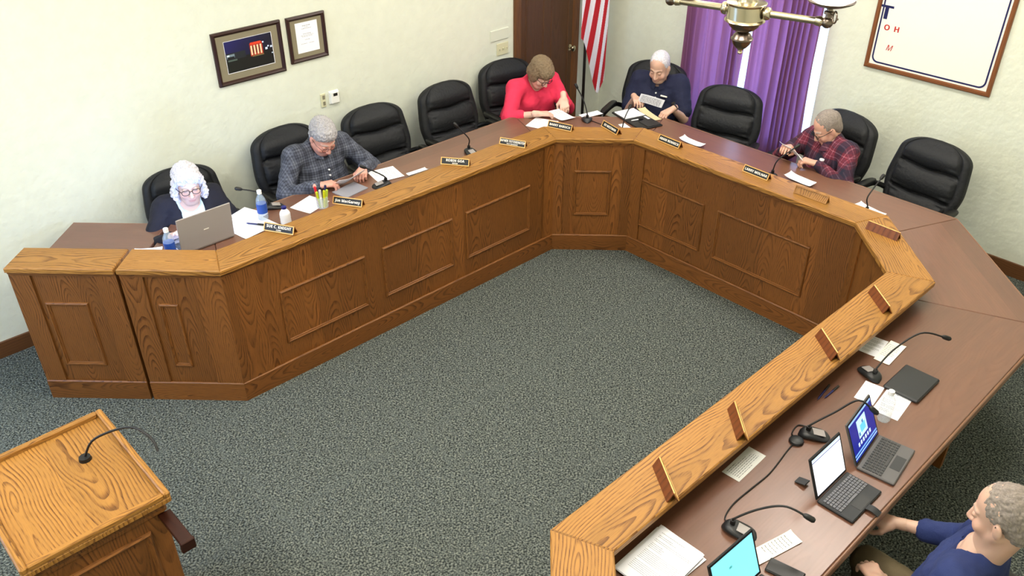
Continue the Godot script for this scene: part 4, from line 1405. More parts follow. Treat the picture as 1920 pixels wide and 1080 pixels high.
	obj("case", g2, M.darker, ph)
	g2 = Geo.new()
	g2.box(Vector3(0, 0.012, 0), Vector3(0.125, 0.001, 0.062), 0.0)
	obj("glass_front", g2, M.phone_glass, ph)

func pen(label: String, at: Vector3, deg: float, m: Material, len := 0.14) -> void:
	var t := thing("pen", label, "pen", at, deg_to_rad(deg), "pens")
	var g := Geo.new()
	g.tube([Vector3(-len / 2, 0, 0), Vector3(-len / 2 + 0.012, 0, 0), Vector3(len * 0.1, 0, 0)], [0.001, 0.0045, 0.005], 10)
	obj("barrel", g, m, t)
	g = Geo.new()
	g.tube([Vector3(len * 0.1, 0, 0), Vector3(len / 2, 0, 0)], 0.0055, 10)
	g.box(Vector3(len * 0.3, 0.0065, 0), Vector3(len * 0.32, 0.002, 0.003))
	obj("cap", g, M.dark, t)

func bottle(called: String, label: String, at: Vector3, h: float, r: float, cap: Material, body: Material, band: Material) -> void:
	var t := thing(called, label, "bottle", at)
	var g := Geo.new()
	g.lathe([Vector2(0, 0.001), Vector2(r * 0.85, 0.001), Vector2(r, 0.012), Vector2(r, h * 0.30), Vector2(r * 0.95, h * 0.34), Vector2(r, h * 0.38), Vector2(r, h * 0.60), Vector2(r * 0.9, h * 0.70), Vector2(r * 0.55, h * 0.82), Vector2(r * 0.38, h * 0.87), Vector2(r * 0.38, h * 0.93), Vector2(0, h * 0.93)], 28)
	obj("body", g, body, t)
	g = Geo.new()
	g.lathe([Vector2(0, h * 0.885), Vector2(r * 0.47, h * 0.885), Vector2(r * 0.47, h * 0.99), Vector2(r * 0.4, h), Vector2(0, h)], 20)
	obj("cap", g, cap, t)
	if band:
		g = Geo.new()
		g.lathe([Vector2(r * 1.005, h * 0.24), Vector2(r * 1.02, h * 0.25), Vector2(r * 1.02, h * 0.55), Vector2(r * 1.005, h * 0.56)], 28)
		obj("label", g, band, t)

func small_things() -> void:
	var y := DESK
	bottle("water_bottle", "water bottle with a blue label and white cap left of the pale laptop", Vector3(-4.60, y, -1.575), 0.205, 0.032, M.cap_white, M.bottle, M.label_blue)
	bottle("water_bottle", "clear water bottle with a white cap standing on the loose white sheets", Vector3(-4.66, y + 0.004, -2.22), 0.205, 0.032, M.cap_white, M.bottle, M.label_blue)
	bottle("glue_bottle", "small white bottle with a blue cap behind the nearest name plate", Vector3(-4.50, y, -2.29), 0.13, 0.034, M.cap_blue, M.cap_white, null)
	bottle("water_bottle", "clear water bottle at the right edge beside the blue tablet", Vector3(-1.0, y, -3.29), 0.17, 0.03, M.cap_white, M.bottle, null)
	# pen cup with highlighters
	var c := Vector3(-4.318, CAP, -2.462)
	var t := thing("pen_cup", "clear pen cup full of highlighters on the cap rail", "cup", c)
	var g := Geo.new()
	g.lathe([Vector2(0, 0.001), Vector2(0.036, 0.001), Vector2(0.038, 0.075), Vector2(0.036, 0.075), Vector2(0.034, 0.004), Vector2(0, 0.004)], 24)
	obj("cup", g, M.bottle, t)
	var cols := [[Color(0.85, 0.88, 0.10), 0.0, "yellow highlighter standing in the pen cup, tallest"], [Color(0.80, 0.86, 0.12), 1.3, "yellow-green highlighter leaning right in the pen cup"], [Color(0.82, 0.08, 0.16), 2.5, "red marker standing in the pen cup"], [Color(0.03, 0.03, 0.04), 3.6, "black marker standing in the pen cup"], [Color(0.10, 0.10, 0.30), 4.6, "navy pen leaning outwards in the pen cup"], [Color(0.78, 0.88, 0.25), 5.5, "pale green highlighter at the left of the pen cup"], [Color(0.9, 0.9, 0.88), 0.7, "white marker with a green cap at the rear of the pen cup"]]
	for q in cols:
		var a: float = q[1]
		var m := thing("marker", q[2], "marker", c + Vector3(cos(a) * 0.02, 0.006, sin(a) * 0.02), 0.0, "markers in the pen cup")
		var lean := Vector3(cos(a) * 0.018, 0.12 + 0.01 * sin(a * 3.0), sin(a) * 0.018)
		g = Geo.new()
		g.tube([Vector3.ZERO, lean * 0.62], 0.0075, 12)
		obj("barrel", g, sm(q[0], 0.5), m)
		g = Geo.new()
		g.tube([lean * 0.62, lean * 0.97, lean], [0.0086, 0.008, 0.005], 12)
		obj("cap", g, sm((q[0] as Color).darkened(0.12), 0.5), m)

# ------------------------------------------------------------------ lectern
func lectern() -> void:
	var x1 := -2.575
	var z0 := -0.66
	var t := thing("lectern", "oak lectern with a rimmed top at the lower left corner of the photo", "lectern", Vector3(x1 - 0.33, 0, z0 + 0.27))
	var g := Geo.new()
	g.box(Vector3(0, 0.485, 0), Vector3(0.60, 0.97, 0.48), 0.004, Basis.IDENTITY, Vector3.UP)
	obj("body", g, M.panel, t)
	g = Geo.new()
	g.box(Vector3(0, 1.005, 0), Vector3(0.66, 0.03, 0.54), 0.006)
	obj("top", g, M.cap, t)
	for q in [[Vector3(0, 1.03, -0.2575), Vector3(0.66, 0.026, 0.025)], [Vector3(0.3175, 1.03, 0), Vector3(0.025, 0.026, 0.49)], [Vector3(-0.3175, 1.03, 0), Vector3(0.025, 0.026, 0.49)], [Vector3(0, 1.03, 0.2575), Vector3(0.66, 0.026, 0.025)]]:
		g = Geo.new()
		g.box(q[0], q[1], 0.005)
		obj("rim", g, M.cap, t)
	for q in [[Vector3(0.3, 0.5, 0), Vector3(0, 0, -0.17), Vector3.RIGHT], [Vector3(-0.3, 0.5, 0), Vector3(0, 0, 0.17), Vector3.LEFT], [Vector3(0, 0.5, -0.24), Vector3(0.23, 0, 0), Vector3.FORWARD]]:
		g = Geo.new()
		g.frame(q[0], q[1], Vector3(0, 0.38, 0), q[2], [Vector2(0, 0), Vector2(0.002, 0.008), Vector2(0.009, 0.013), Vector2(0.014, 0.008), Vector2(0.022, 0.006), Vector2(0.025, 0)])
		obj("panel_moulding", g, M.rail, t)
	g = Geo.new()
	g.box(Vector3(0, 0.955, 0), Vector3(0.62, 0.03, 0.50), 0.008)
	obj("neck_moulding", g, M.rail, t)
	g = Geo.new()
	g.box(Vector3(0, 0.06, 0), Vector3(0.625, 0.12, 0.505), 0.008)
	obj("plinth", g, M.rail, t)
	# narrow ledge on the bench side
	g = Geo.new()
	g.box(Vector3(0.40, 0.93, -0.235), Vector3(0.2, 0.016, 0.05), 0.003)
	g.box(Vector3(0.33, 0.895, -0.235), Vector3(0.05, 0.06, 0.02), 0.003)
	g.box(Vector3(0.495, 0.915, -0.235), Vector3(0.018, 0.05, 0.055), 0.003)
	obj("side_ledge", g, M.dark_frame, t)
	var m := thing("lectern_microphone", "thin black gooseneck microphone arching over the lectern top", "microphone", Vector3(x1 - 0.42, 1.02, z0 + 0.16))
	g = Geo.new()
	g.lathe([Vector2(0, 0), Vector2(0.025, 0), Vector2(0.022, 0.015), Vector2(0, 0.018)], 16)
	obj("base", g, M.darker, m)
	g = Geo.new()
	g.tube(bez([Vector3(0, 0.01, 0), Vector3(0.02, 0.09, -0.05), Vector3(0.12, 0.15, -0.16), Vector3(0.22, 0.14, -0.20), Vector3(0.27, 0.10, -0.20)], 20), 0.005, 8)
	obj("neck", g, M.darker, m)

# ------------------------------------------------------------------ bodies: joined distance fields meshed as surface nets
# shape: [kind, ...]   "c" a b ra rb | "e" centre radii basis | leading "-" cuts away; last entry k is the blending radius
func field_mesh(g: Geo, shapes: Array, cell: float, colour = null, wrinkle: FastNoiseLite = null, amp := 0.0) -> void:
	var lo := Vector3(1e9, 1e9, 1e9)
	var hi := -lo
	for s in shapes:
		if (s[0] as String).begins_with("-"): continue
		if s[0] == "c":
			var r := maxf(s[3], s[4])
			for p in [s[1], s[2]]:
				lo = lo.min(p - Vector3.ONE * r); hi = hi.max(p + Vector3.ONE * r)
		else:
			var r := maxf(s[2].x, maxf(s[2].y, s[2].z))
			lo = lo.min(s[1] - Vector3.ONE * r); hi = hi.max(s[1] + Vector3.ONE * r)
	lo -= Vector3.ONE * cell * 3.0
	hi += Vector3.ONE * cell * 3.0
	var nx := int((hi.x - lo.x) / cell) + 1
	var ny := int((hi.y - lo.y) / cell) + 1
	var nz := int((hi.z - lo.z) / cell) + 1
	var F := PackedFloat32Array()
	F.resize(nx * ny * nz)
	F.fill(1.0)
	for s in shapes:
		var kind: String = s[0]
		var cut := kind.begins_with("-")
		kind = kind.trim_prefix("-")
		var k: float = s[s.size() - 1]
		var a: Vector3 = s[1]
		var l2: Vector3
		var h2: Vector3
		var m := k + cell * 2.5
		var ba := Vector3.ZERO
		var inv := 0.0
		var ra := 0.0
		var rb := 0.0
		var rad := Vector3.ONE
		var bi := Basis.IDENTITY
		if kind == "c":
			var b: Vector3 = s[2]
			ra = s[3]; rb = s[4]
			ba = b - a
			inv = 1.0 / maxf(1e-9, ba.length_squared())
			var r := maxf(ra, rb) + m
			l2 = a.min(b) - Vector3.ONE * r
			h2 = a.max(b) + Vector3.ONE * r
		else:
			rad = s[2]
			bi = (s[3] as Basis).inverse()
			var r := maxf(rad.x, maxf(rad.y, rad.z)) + m
			l2 = a - Vector3.ONE * r
			h2 = a + Vector3.ONE * r
		var x0 := maxi(0, int((l2.x - lo.x) / cell)); var x1 := mini(nx - 1, int((h2.x - lo.x) / cell) + 1)
		var y0 := maxi(0, int((l2.y - lo.y) / cell)); var y1 := mini(ny - 1, int((h2.y - lo.y) / cell) + 1)
		var z0 := maxi(0, int((l2.z - lo.z) / cell)); var z1 := mini(nz - 1, int((h2.z - lo.z) / cell) + 1)
		var cap := kind == "c"
		var ir := Vector3.ONE / rad
		var ir2 := ir * ir
		for z in range(z0, z1 + 1):
			for y in range(y0, y1 + 1):
				var i := (z * ny + y) * nx + x0
				var p := lo + Vector3(x0, y, z) * cell - a
				for x in range(x0, x1 + 1):
					var d: float
					if cap:
						var t := clampf(p.dot(ba) * inv, 0.0, 1.0)
						d = (p - ba * t).length() - ra - (rb - ra) * t
					else:
						var q := bi * p
						var k0 := (q * ir).length()
						d = k0 * (k0 - 1.0) / maxf(1e-6, (q * ir2).length())
					var f := F[i]
					if cut:
						d = -d
						var h := maxf(k - absf(f - d), 0.0)
						F[i] = maxf(f, d) + (h * h * 0.25 / k if k > 0.0 else 0.0)
					else:
						var h := maxf(k - absf(f - d), 0.0)
						F[i] = minf(f, d) - (h * h * 0.25 / k if k > 0.0 else 0.0)
					i += 1
					p.x += cell
	var id := PackedInt32Array()
	id.resize(nx * ny * nz)
	id.fill(-1)
	var vs := PackedVector3Array()
	var sx := 1
	var sy := nx
	var sz := nx * ny
	var co := [0, sx, sy, sx + sy, sz, sx + sz, sy + sz, sx + sy + sz]
	var ed := [[0, 1], [2, 3], [4, 5], [6, 7], [0, 2], [1, 3], [4, 6], [5, 7], [0, 4], [1, 5], [2, 6], [3, 7]]
	var lim := cell * 1.9
	for z in nz - 1:
		for y in ny - 1:
			var base := (z * ny + y) * nx
			for x in nx - 1:
				var i := base + x
				var f0 := F[i]
				if f0 > lim or f0 < -lim: continue
				var neg := 0
				for c in 8:
					if F[i + co[c]] < 0.0: neg += 1
				if neg == 0 or neg == 8: continue
				var sum := Vector3.ZERO
				var cnt := 0
				for e in ed:
					var fa := F[i + co[e[0]]]
					var fb := F[i + co[e[1]]]
					if (fa < 0.0) != (fb < 0.0):
						var t := fa / (fa - fb)
						var pa := Vector3(e[0] & 1, (e[0] >> 1) & 1, e[0] >> 2)
						var pb := Vector3(e[1] & 1, (e[1] >> 1) & 1, e[1] >> 2)
						sum += pa.lerp(pb, t)
						cnt += 1
				id[i] = vs.size()
				vs.append(lo + (Vector3(x, y, z) + sum / cnt) * cell)
	var tris := PackedInt32Array()
	for z in range(1, nz - 1):
		for y in range(1, ny - 1):
			var base := (z * ny + y) * nx
			for x in range(1, nx - 1):
				var i := base + x
				var f0 := F[i]
				if f0 > lim or f0 < -lim: continue
				var n0 := f0 < 0.0
				for ax in 3:
					var st: int = [sx, sy, sz][ax]
					if (F[i + st] < 0.0) == n0: continue
					var u1: int = [sy, sz, sx][ax]
					var w1: int = [sz, sx, sy][ax]
					var q := [id[i], id[i - u1], id[i - u1 - w1], id[i - w1]]
					if q.min() < 0: continue
					if n0: tris.append_array([q[0], q[2], q[1], q[0], q[3], q[2]])
					else: tris.append_array([q[0], q[1], q[2], q[0], q[2], q[3]])
	if wrinkle and amp > 0.0:
		var nm := PackedVector3Array()
		nm.resize(vs.size())
		for i in range(0, tris.size(), 3):
			var q := (vs[tris[i]] - vs[tris[i + 2]]).cross(vs[tris[i]] - vs[tris[i + 1]])
			for k in 3: nm[tris[i + k]] += q
		for i in vs.size():
			vs[i] += nm[i].normalized() * wrinkle.get_noise_3dv(vs[i]) * amp
	var cols := PackedColorArray()
	if colour != null:
		for p in vs: cols.append(colour.call(p))
	g.solid(vs, tris, 180.0, PackedVector2Array(), true, cols)

func cap_(a: Vector3, b: Vector3, ra: float, rb: float, k := 0.02) -> Array:
	return ["c", a, b, ra, rb, k]

func ell(c: Vector3, r: Vector3, b := Basis.IDENTITY, k := 0.015) -> Array:
	return ["e", c, r, b, k]

func moved(shapes: Array, xf: Transform3D) -> Array:
	var out := []
	for s in shapes:
		var q: Array = s.duplicate()
		q[1] = xf * (s[1] as Vector3)
		if (s[0] as String).ends_with("c"): q[2] = xf * (s[2] as Vector3)
		else: q[3] = xf.basis * (s[3] as Basis)
		out.append(q)
	return out

# head about its ear line: +Z is the face, +Y the crown
func head_shapes(fem: float, full: float) -> Array:
	var s := [
		ell(Vector3(0, 0.042, -0.014), Vector3(0.077, 0.092, 0.097), Basis.IDENTITY, 0.0),
		ell(Vector3(0, -0.040, 0.030), Vector3(0.058 + full, 0.080, 0.062), Basis.IDENTITY, 0.035),
		ell(Vector3(0, -0.098, 0.058), Vector3(0.028 + full * 0.6, 0.022, 0.026), Basis.IDENTITY, 0.03),
		cap_(Vector3(0.058 + full, -0.045, 0.0), Vector3(0.026, -0.096, 0.052), 0.016, 0.016, 0.025),
		cap_(Vector3(-0.058 - full, -0.045, 0.0), Vector3(-0.026, -0.096, 0.052), 0.016, 0.016, 0.025)]
	for x in [-1.0, 1.0]:
		s.append(ell(Vector3(0.037 * x, -0.034, 0.064), Vector3(0.026 + full * 0.5, 0.026, 0.022), Basis.IDENTITY, 0.02))
		s.append(["-e", Vector3(0.031 * x, 0.006, 0.098), Vector3(0.019, 0.012, 0.014), Basis.IDENTITY, 0.012])
		s.append(cap_(Vector3(0.012 * x, 0.026, 0.086), Vector3(0.046 * x, 0.024, 0.068), 0.008, 0.007, 0.012))
		s.append(ell(Vector3(0.031 * x, 0.004, 0.079), Vector3(0.015, 0.013, 0.012), Basis.IDENTITY, 0.003))
		s.append(ell(Vector3(0.079 * x, -0.008, -0.008), Vector3(0.009, 0.031, 0.018), Basis(Vector3.UP, -0.35 * x) * Basis(Vector3.RIGHT, -0.15), 0.006))
		s.append(ell(Vector3(0.012 * x, -0.037, 0.098), Vector3(0.009, 0.008, 0.010), Basis.IDENTITY, 0.006))
	s.append(cap_(Vector3(0, 0.014, 0.088), Vector3(0, -0.033, 0.109), 0.008, 0.0125, 0.010))
	s.append(ell(Vector3(0, -0.062, 0.088), Vector3(0.025, 0.0065, 0.010), Basis.IDENTITY, 0.005))
	s.append(ell(Vector3(0, -0.074, 0.087), Vector3(0.021, 0.0075, 0.010), Basis.IDENTITY, 0.005))
	s.append(["-c", Vector3(-0.022, -0.068, 0.101), Vector3(0.022, -0.068, 0.101), 0.003, 0.003, 0.003])
	return s

# hand from the wrist along +Z, palm to -Y, thumb on +X * side. curl: per finger joint bend in radians
func hand_shapes(side: float, curls: Array, thumb_in: float, k := 1.0) -> Array:
	var s := []
	s.append(cap_(Vector3(0, 0, -0.03) * k, Vector3(0, 0, 0.01) * k, 0.026 * k, 0.024 * k, 0.012))
	var bx := [0.030, 0.010, -0.010, -0.029]
	var lens := [0.072, 0.080, 0.075, 0.060]
	for f in 4:
		var x: float = bx[f] * side
		var z: float = [0.088, 0.092, 0.088, 0.080][f]
		s.append(cap_(Vector3(x * 0.5, 0, 0.015) * k, Vector3(x, 0.002, z) * k, 0.015 * k, 0.0125 * k, 0.010))
	s.append(cap_(Vector3(0.02 * side, -0.010, 0.02) * k, Vector3(0.034 * side, -0.008, 0.05) * k, 0.017 * k, 0.014 * k, 0.012))
	for f in 4:
		var x: float = bx[f] * side
		var z: float = [0.088, 0.092, 0.088, 0.080][f]
		var p := Vector3(x, 0.002, z)
		var splay: float = bx[f] * side * 1.6
		var ang := 0.0
		var c: float = curls[f]
		for j in 3:
			ang += c * [0.75, 1.0, 0.65][j]
			var L: float = lens[f] * [0.46, 0.31, 0.23][j]
			var q := p + Vector3(splay * cos(ang) * 0.6, -sin(ang), cos(ang)).normalized() * L
			s.append(cap_(p * k, q * k, (0.0092 - 0.0009 * j) * k, (0.0086 - 0.0011 * j) * k, 0.004))
			p = q
	var t0 := Vector3(0.024 * side, -0.008, 0.022)
	var t1 := t0 + Vector3(0.030 * side, -0.014, 0.030)
	var t2 := t1 + Vector3((0.012 - thumb_in * 0.02) * side, -0.010 - thumb_in * 0.008, 0.028)
	var t3 := t2 + Vector3((0.002 - thumb_in * 0.018) * side, -0.006 - thumb_in * 0.006, 0.023)
	s.append(cap_(t0 * k, t1 * k, 0.016 * k, 0.0118 * k, 0.010))
	s.append(cap_(t1 * k, t2 * k, 0.0115 * k, 0.0104 * k, 0.005))
	s.append(cap_(t2 * k, t3 * k, 0.0102 * k, 0.0082 * k, 0.004))
	return s

func elbow_of(sh: Vector3, wr: Vector3, l1: float, l2: float, pole: Vector3) -> Vector3:
	var d := wr - sh
	var L := minf(d.length(), (l1 + l2) * 0.995)
	var n := d.normalized()
	var a := (l1 * l1 - l2 * l2 + L * L) / (2.0 * L)
	var h := sqrt(maxf(0.0, l1 * l1 - a * a))
	var p := (pole - n * pole.dot(n)).normalized()
	return sh + n * a + p * h

func aim(z: Vector3, up: Vector3) -> Basis:      # basis whose +Z is z and +Y close to up
	z = z.normalized()
	var x := up.cross(z).normalized()
	return Basis(x, z.cross(x), z)

# spec holds world points; the figure is built in its own frame: +Z ahead, +X its left
func person(called_label: String, root: Vector3, yaw_deg: float, P: Dictionary) -> Node3D:
	var t := thing("person", called_label, "person", root, deg_to_rad(yaw_deg))
	var inv := t.transform.affine_inverse()
	var fat: float = P.get("fat", 1.0)
	var shL: Vector3 = inv * (P.shL as Vector3)
	var shR: Vector3 = inv * (P.shR as Vector3)
	var hd: Vector3 = inv * (P.head as Vector3)
	var wrL: Vector3 = inv * (P.wrL as Vector3)
	var wrR: Vector3 = inv * (P.wrR as Vector3)
	var hip := Vector3(0, 0.56, 0.0)
	var shM := (shL + shR) / 2
	var neck0 := shM + Vector3(0, 0.035, 0.0)
	var hb := Basis(Vector3.UP, deg_to_rad(P.get("head_yaw", 0.0))) * Basis(Vector3.RIGHT, deg_to_rad(P.get("head_pitch", 25.0))) * Basis(Vector3.BACK, deg_to_rad(P.get("head_roll", 0.0)))
	var hs: float = P.get("head_size", 1.0)
	var hx := Transform3D(hb.scaled(Vector3.ONE * hs), hd)
	var hxr := Transform3D(hb, hd)
	var elL := elbow_of(shL, wrL, 0.29, 0.26, P.get("poleL", Vector3(0.6, -0.7, -0.3)))
	var elR := elbow_of(shR, wrR, 0.29, 0.26, P.get("poleR", Vector3(-0.6, -0.7, -0.3)))
	var skin: Color = (P.get("skin", Color(0.62, 0.37, 0.28)) as Color)
	# torso
	var waist := hip.lerp(shM, 0.35) + Vector3(0, 0, 0.03)
	var chest := hip.lerp(shM, 0.72) + Vector3(0, 0, 0.02)
	var torso := func(e: float) -> Array:
		var q := []
		for x in [-1.0, 1.0]:
			q.append(cap_(hip + Vector3(0.075 * x * fat, 0.0, 0), waist + Vector3(0.075 * x * fat, 0, 0.01), 0.105 * fat + e, 0.105 * fat + e, 0.06))
			q.append(cap_(waist + Vector3(0.075 * x * fat, 0, 0.01), chest + Vector3(0.085 * x, 0, 0), 0.105 * fat + e, 0.105 + e, 0.06))
		q.append(cap_(waist + Vector3(0, -0.02, 0.05 * fat), chest + Vector3(0, -0.03, 0.03), 0.105 * fat + e, 0.09 + e, 0.06))
		if P.get("fem", false):
			for x in [-1.0, 1.0]: q.append(ell(chest + Vector3(0.075 * x, -0.03, 0.095), Vector3(0.07 + e, 0.07 + e, 0.055 + e), Basis.IDENTITY, 0.05))
		q.append(cap_(chest + Vector3(-0.09, 0.03, -0.01), shR.lerp(shM, 0.25), 0.095 + e, 0.062 + e, 0.06))
		q.append(cap_(chest + Vector3(0.09, 0.03, -0.01), shL.lerp(shM, 0.25), 0.095 + e, 0.062 + e, 0.06))
		q.append(cap_(shL, shR, 0.062 + e, 0.062 + e, 0.05))
		q.append(cap_(shM + Vector3(0, 0.0, -0.02), neck0 + Vector3(0, 0.02, 0), 0.075 + e, 0.058 + e * 0.5, 0.05))
		return q
	var arm := func(sh: Vector3, el: Vector3, wr: Vector3, e: float, upto: float) -> Array:
		var q := [cap_(sh, el, 0.056 * lerpf(1.0, fat, 0.4) + e, 0.044 + e, 0.03)]
		if upto > 0.0: q.append(cap_(el, el.lerp(wr, upto), 0.044 + e, lerpf(0.044, 0.027, upto) + e, 0.02))
		return q
	var kneeL := Vector3(0.15, 0.50, 0.40)
	var kneeR := Vector3(-0.15, 0.50, 0.40)
	var ankL := Vector3(0.13, 0.09, 0.33)
	var ankR := Vector3(-0.13, 0.09, 0.33)
	var legs := func(e: float) -> Array:
		return [cap_(hip + Vector3(0.09, -0.03, 0.02), kneeL, 0.085 * fat + e, 0.058 + e, 0.04), cap_(hip + Vector3(-0.09, -0.03, 0.02), kneeR, 0.085 * fat + e, 0.058 + e, 0.04),
			cap_(kneeL, ankL, 0.055 + e, 0.04 + e, 0.02), cap_(kneeR, ankR, 0.055 + e, 0.04 + e, 0.02)]
	# skin: one surface, finer grids for head and hands
	var g := Geo.new()
	var core: Array = torso.call(-0.014)
	core.append_array(arm.call(shL, elL, wrL, -0.004, 1.0))
	core.append_array(arm.call(shR, elR, wrR, -0.004, 1.0))
	core.append_array(legs.call(-0.012))
	var neck_top := hxr * Vector3(0, -0.05, -0.022)
	var flat := func(_p: Vector3) -> Color: return skin
	field_mesh(g, core, 0.013, flat)
	var hsh := moved(head_shapes(1.0 if P.get("fem", false) else 0.0, P.get("full", 0.0)), hx)
	for q in hsh:
		if (q[0] as String).ends_with("c"):
			q[3] *= hs; q[4] *= hs
		else: q[3] = hb if false else q[3]
	hsh.append(cap_(neck0 + Vector3(0, -0.05, -0.01), neck_top, 0.060, 0.055, 0.02))
	hsh.append(cap_(neck0 + Vector3(0, -0.03, 0.02), hxr * Vector3(0, -0.09, 0.015), 0.045, 0.036 + P.get("jowl", 0.0), 0.03))
	var hinv := hx.affine_inverse()
	var brow: Color = P.get("brow", Color(0.42, 0.34, 0.28))
	var face := func(p: Vector3) -> Color:
		var q: Vector3 = hinv * p
		var c := skin
		if q.z > 0.03:
			var lip := exp(-pow(q.x / 0.024, 4.0)) * exp(-pow((q.y + 0.068) / 0.011, 2.0)) * smoothstep(0.078, 0.088, q.z)
			c = c.lerp(Color(skin.r * 0.86, skin.g * 0.55, skin.b * 0.58), lip * 0.8)
			var ch := exp(-(pow((absf(q.x) - 0.04) / 0.022, 2.0) + pow((q.y + 0.032) / 0.022, 2.0)))
			c = c.lerp(Color(skin.r * 1.02, skin.g * 0.72, skin.b * 0.70), ch * 0.5)
			var br := exp(-pow((q.y - 0.029 + absf(absf(q.x) - 0.03) * 0.12) / 0.0055, 2.0)) * exp(-pow((absf(q.x) - 0.031) / 0.02, 4.0))
			c = c.lerp(brow, br * 0.95)
			var ey := exp(-pow((q.y - 0.001) / 0.0035, 2.0)) * exp(-pow((absf(q.x) - 0.031) / 0.014, 4.0))
			c = c.lerp(Color(0.10, 0.07, 0.06), ey * 0.8)
		return c
	field_mesh(g, hsh, 0.0042, face)
	var hk: float = P.get("hand", 1.0)
	for s in [1.0, -1.0]:
		var el: Vector3 = elL if s > 0.0 else elR
		var wr: Vector3 = wrL if s > 0.0 else wrR
		var zdir: Vector3 = (wr - el).normalized()
		var aimd = P.get("aimL" if s > 0.0 else "aimR", null)
		if aimd != null: zdir = (inv.basis * (aimd as Vector3)).normalized()
		var up: Vector3 = inv.basis * (P.get("upL" if s > 0.0 else "upR", Vector3.UP) as Vector3)
		# with +Z along the fingers and +Y the back of the hand, the left hand's thumb lies to -X
		var hb2 := aim(zdir, up)
		field_mesh(g, moved(hand_shapes(-s, P.get("curlL" if s > 0.0 else "curlR", [0.5, 0.55, 0.6, 0.65]), 0.8, hk), Transform3D(hb2, wr)), 0.0036, flat)
	var ms := sm(Color.WHITE, 0.5)
	ms.vertex_color_use_as_albedo = true
	ms.subsurf_scatter_enabled = true
	ms.subsurf_scatter_strength = 0.12
	obj("body", g, ms, t)
	# clothes
	var wr_n := noise(9.0, 90 + int(root.z * -10.0), 3)
	var top_mat: Material = P.shirt
	var upto: float = P.get("sleeve", 0.9)
	g = Geo.new()
	var sh: Array = torso.call(0.004)
	if upto >= 0.0:
		sh.append_array(arm.call(shL, elL, wrL, 0.012, upto))
		sh.append_array(arm.call(shR, elR, wrR, 0.012, upto))
	else:
		for q in [[shL, elL], [shR, elR]]:
			sh.append(cap_(q[0], (q[0] as Vector3).lerp(q[1], 1.0 + upto), 0.062 * fat + 0.014, 0.060 + 0.016, 0.03))
	var nk: float = P.get("neckline", 0.062)
	var ndir := (neck_top - neck0).normalized()
	sh.append(["-c", neck0 + Vector3(0, 0.0, P.get("neck_drop", 0.035)), neck0 + ndir * 0.16 + Vector3(0, 0.04, 0.05), nk, nk + 0.02, 0.012])
	if P.get("open_front", false):
		sh.append(["-c", neck0 + Vector3(0, 0.02, 0.09), waist + Vector3(0, 0.05, 0.22), 0.085, 0.060, 0.012])
	field_mesh(g, sh, 0.0105, null, wr_n, P.get("wrinkle", 0.010))
	obj(P.get("shirt_name", "shirt"), g, top_mat, t)
	if P.has("blouse"):
		g = Geo.new()
		var bl: Array = torso.call(-0.006)
		bl.append(["-c", neck0 + Vector3(0, -0.01, 0.06), neck0 + ndir * 0.16 + Vector3(0, 0.04, 0.05), 0.062, 0.08, 0.01])
		field_mesh(g, bl, 0.012, null, wr_n, 0.006)
		obj("blouse", g, P.blouse, t)
	if P.get("collar", false):
		for s in [-1.0, 1.0]:
			g = Geo.new()
			var cs: float = s
			var nb := neck0
			g.sheet(func(a: float, b: float) -> Vector3:
				var an := lerpf(PI * 0.92, PI * 0.06, a) * cs
				var rr := 0.064 + 0.030 * b + 0.012 * a * b
				var dz := 0.02 * a
				return nb + Vector3(sin(an) * rr, 0.040 - 0.045 * b - 0.042 * a - 0.018 * a * b, cos(an) * rr * 0.95 + dz - 0.004), 16, 4, 0.003)
			obj("collar", g, top_mat, t)
	if P.get("buttons", 0) > 0:
		var n: int = P.buttons
		for k in n:
			g = Geo.new()
			var q: float = P.get("button_top", 0.72) - 0.10 * k
			var c := hip.lerp(shM, q) + Vector3(0.004, 0.0, lerpf(0.17 * fat, 0.125, clampf((q - 0.4) * 2.2, 0, 1)) + 0.01)
			g.lathe([Vector2(0, -0.012), Vector2(0.006, -0.012), Vector2(0.0065, 0.003), Vector2(0.004, 0.0045), Vector2(0, 0.004)], 12, c, Basis(Vector3.RIGHT, PI / 2 - 0.3))
			obj("button", g, M.cap_white, t)
	g = Geo.new()
	field_mesh(g, legs.call(0.010), 0.015, null, wr_n, 0.008)
	obj("trousers", g, P.get("trousers", M.trouser_dark), t)
	for k in 2:
		var an := ankL if k == 0 else ankR
		g = Geo.new()
		field_mesh(g, [cap_(an + Vector3(0, -0.05, -0.02), an + Vector3(0, -0.052, 0.15), 0.038, 0.033, 0.02), cap_(an, an + Vector3(0, -0.04, 0.02), 0.042, 0.04, 0.03), ["-c", an + Vector3(-0.3, -0.19, 0.05), an + Vector3(0.3, -0.19, 0.05), 0.10, 0.10, 0.003]], 0.010)
		obj("shoe", g, M.dark, t)
	# hair
	g = Geo.new()
	var hn := noise(42.0, 70 + int(root.z * -7.0), 3)
	var hair := []
	match P.get("hair", "short"):
		"full":                                             # thick, brushed back, short sides
			hair = [ell(Vector3(0, 0.058, -0.026), Vector3(0.086, 0.092, 0.102), Basis.IDENTITY, 0.0), ell(Vector3(0, 0.085, 0.035), Vector3(0.066, 0.048, 0.048), Basis.IDENTITY, 0.03), ell(Vector3(0, -0.02, -0.062), Vector3(0.068, 0.07, 0.05), Basis.IDENTITY, 0.03),
				["-e", Vector3(0, -0.035, 0.072), Vector3(0.085, 0.098, 0.072), Basis.IDENTITY, 0.006], ["-e", Vector3(0.088, -0.03, 0.0), Vector3(0.03, 0.045, 0.03), Basis.IDENTITY, 0.006], ["-e", Vector3(-0.088, -0.03, 0.0), Vector3(0.03, 0.045, 0.03), Basis.IDENTITY, 0.006]]
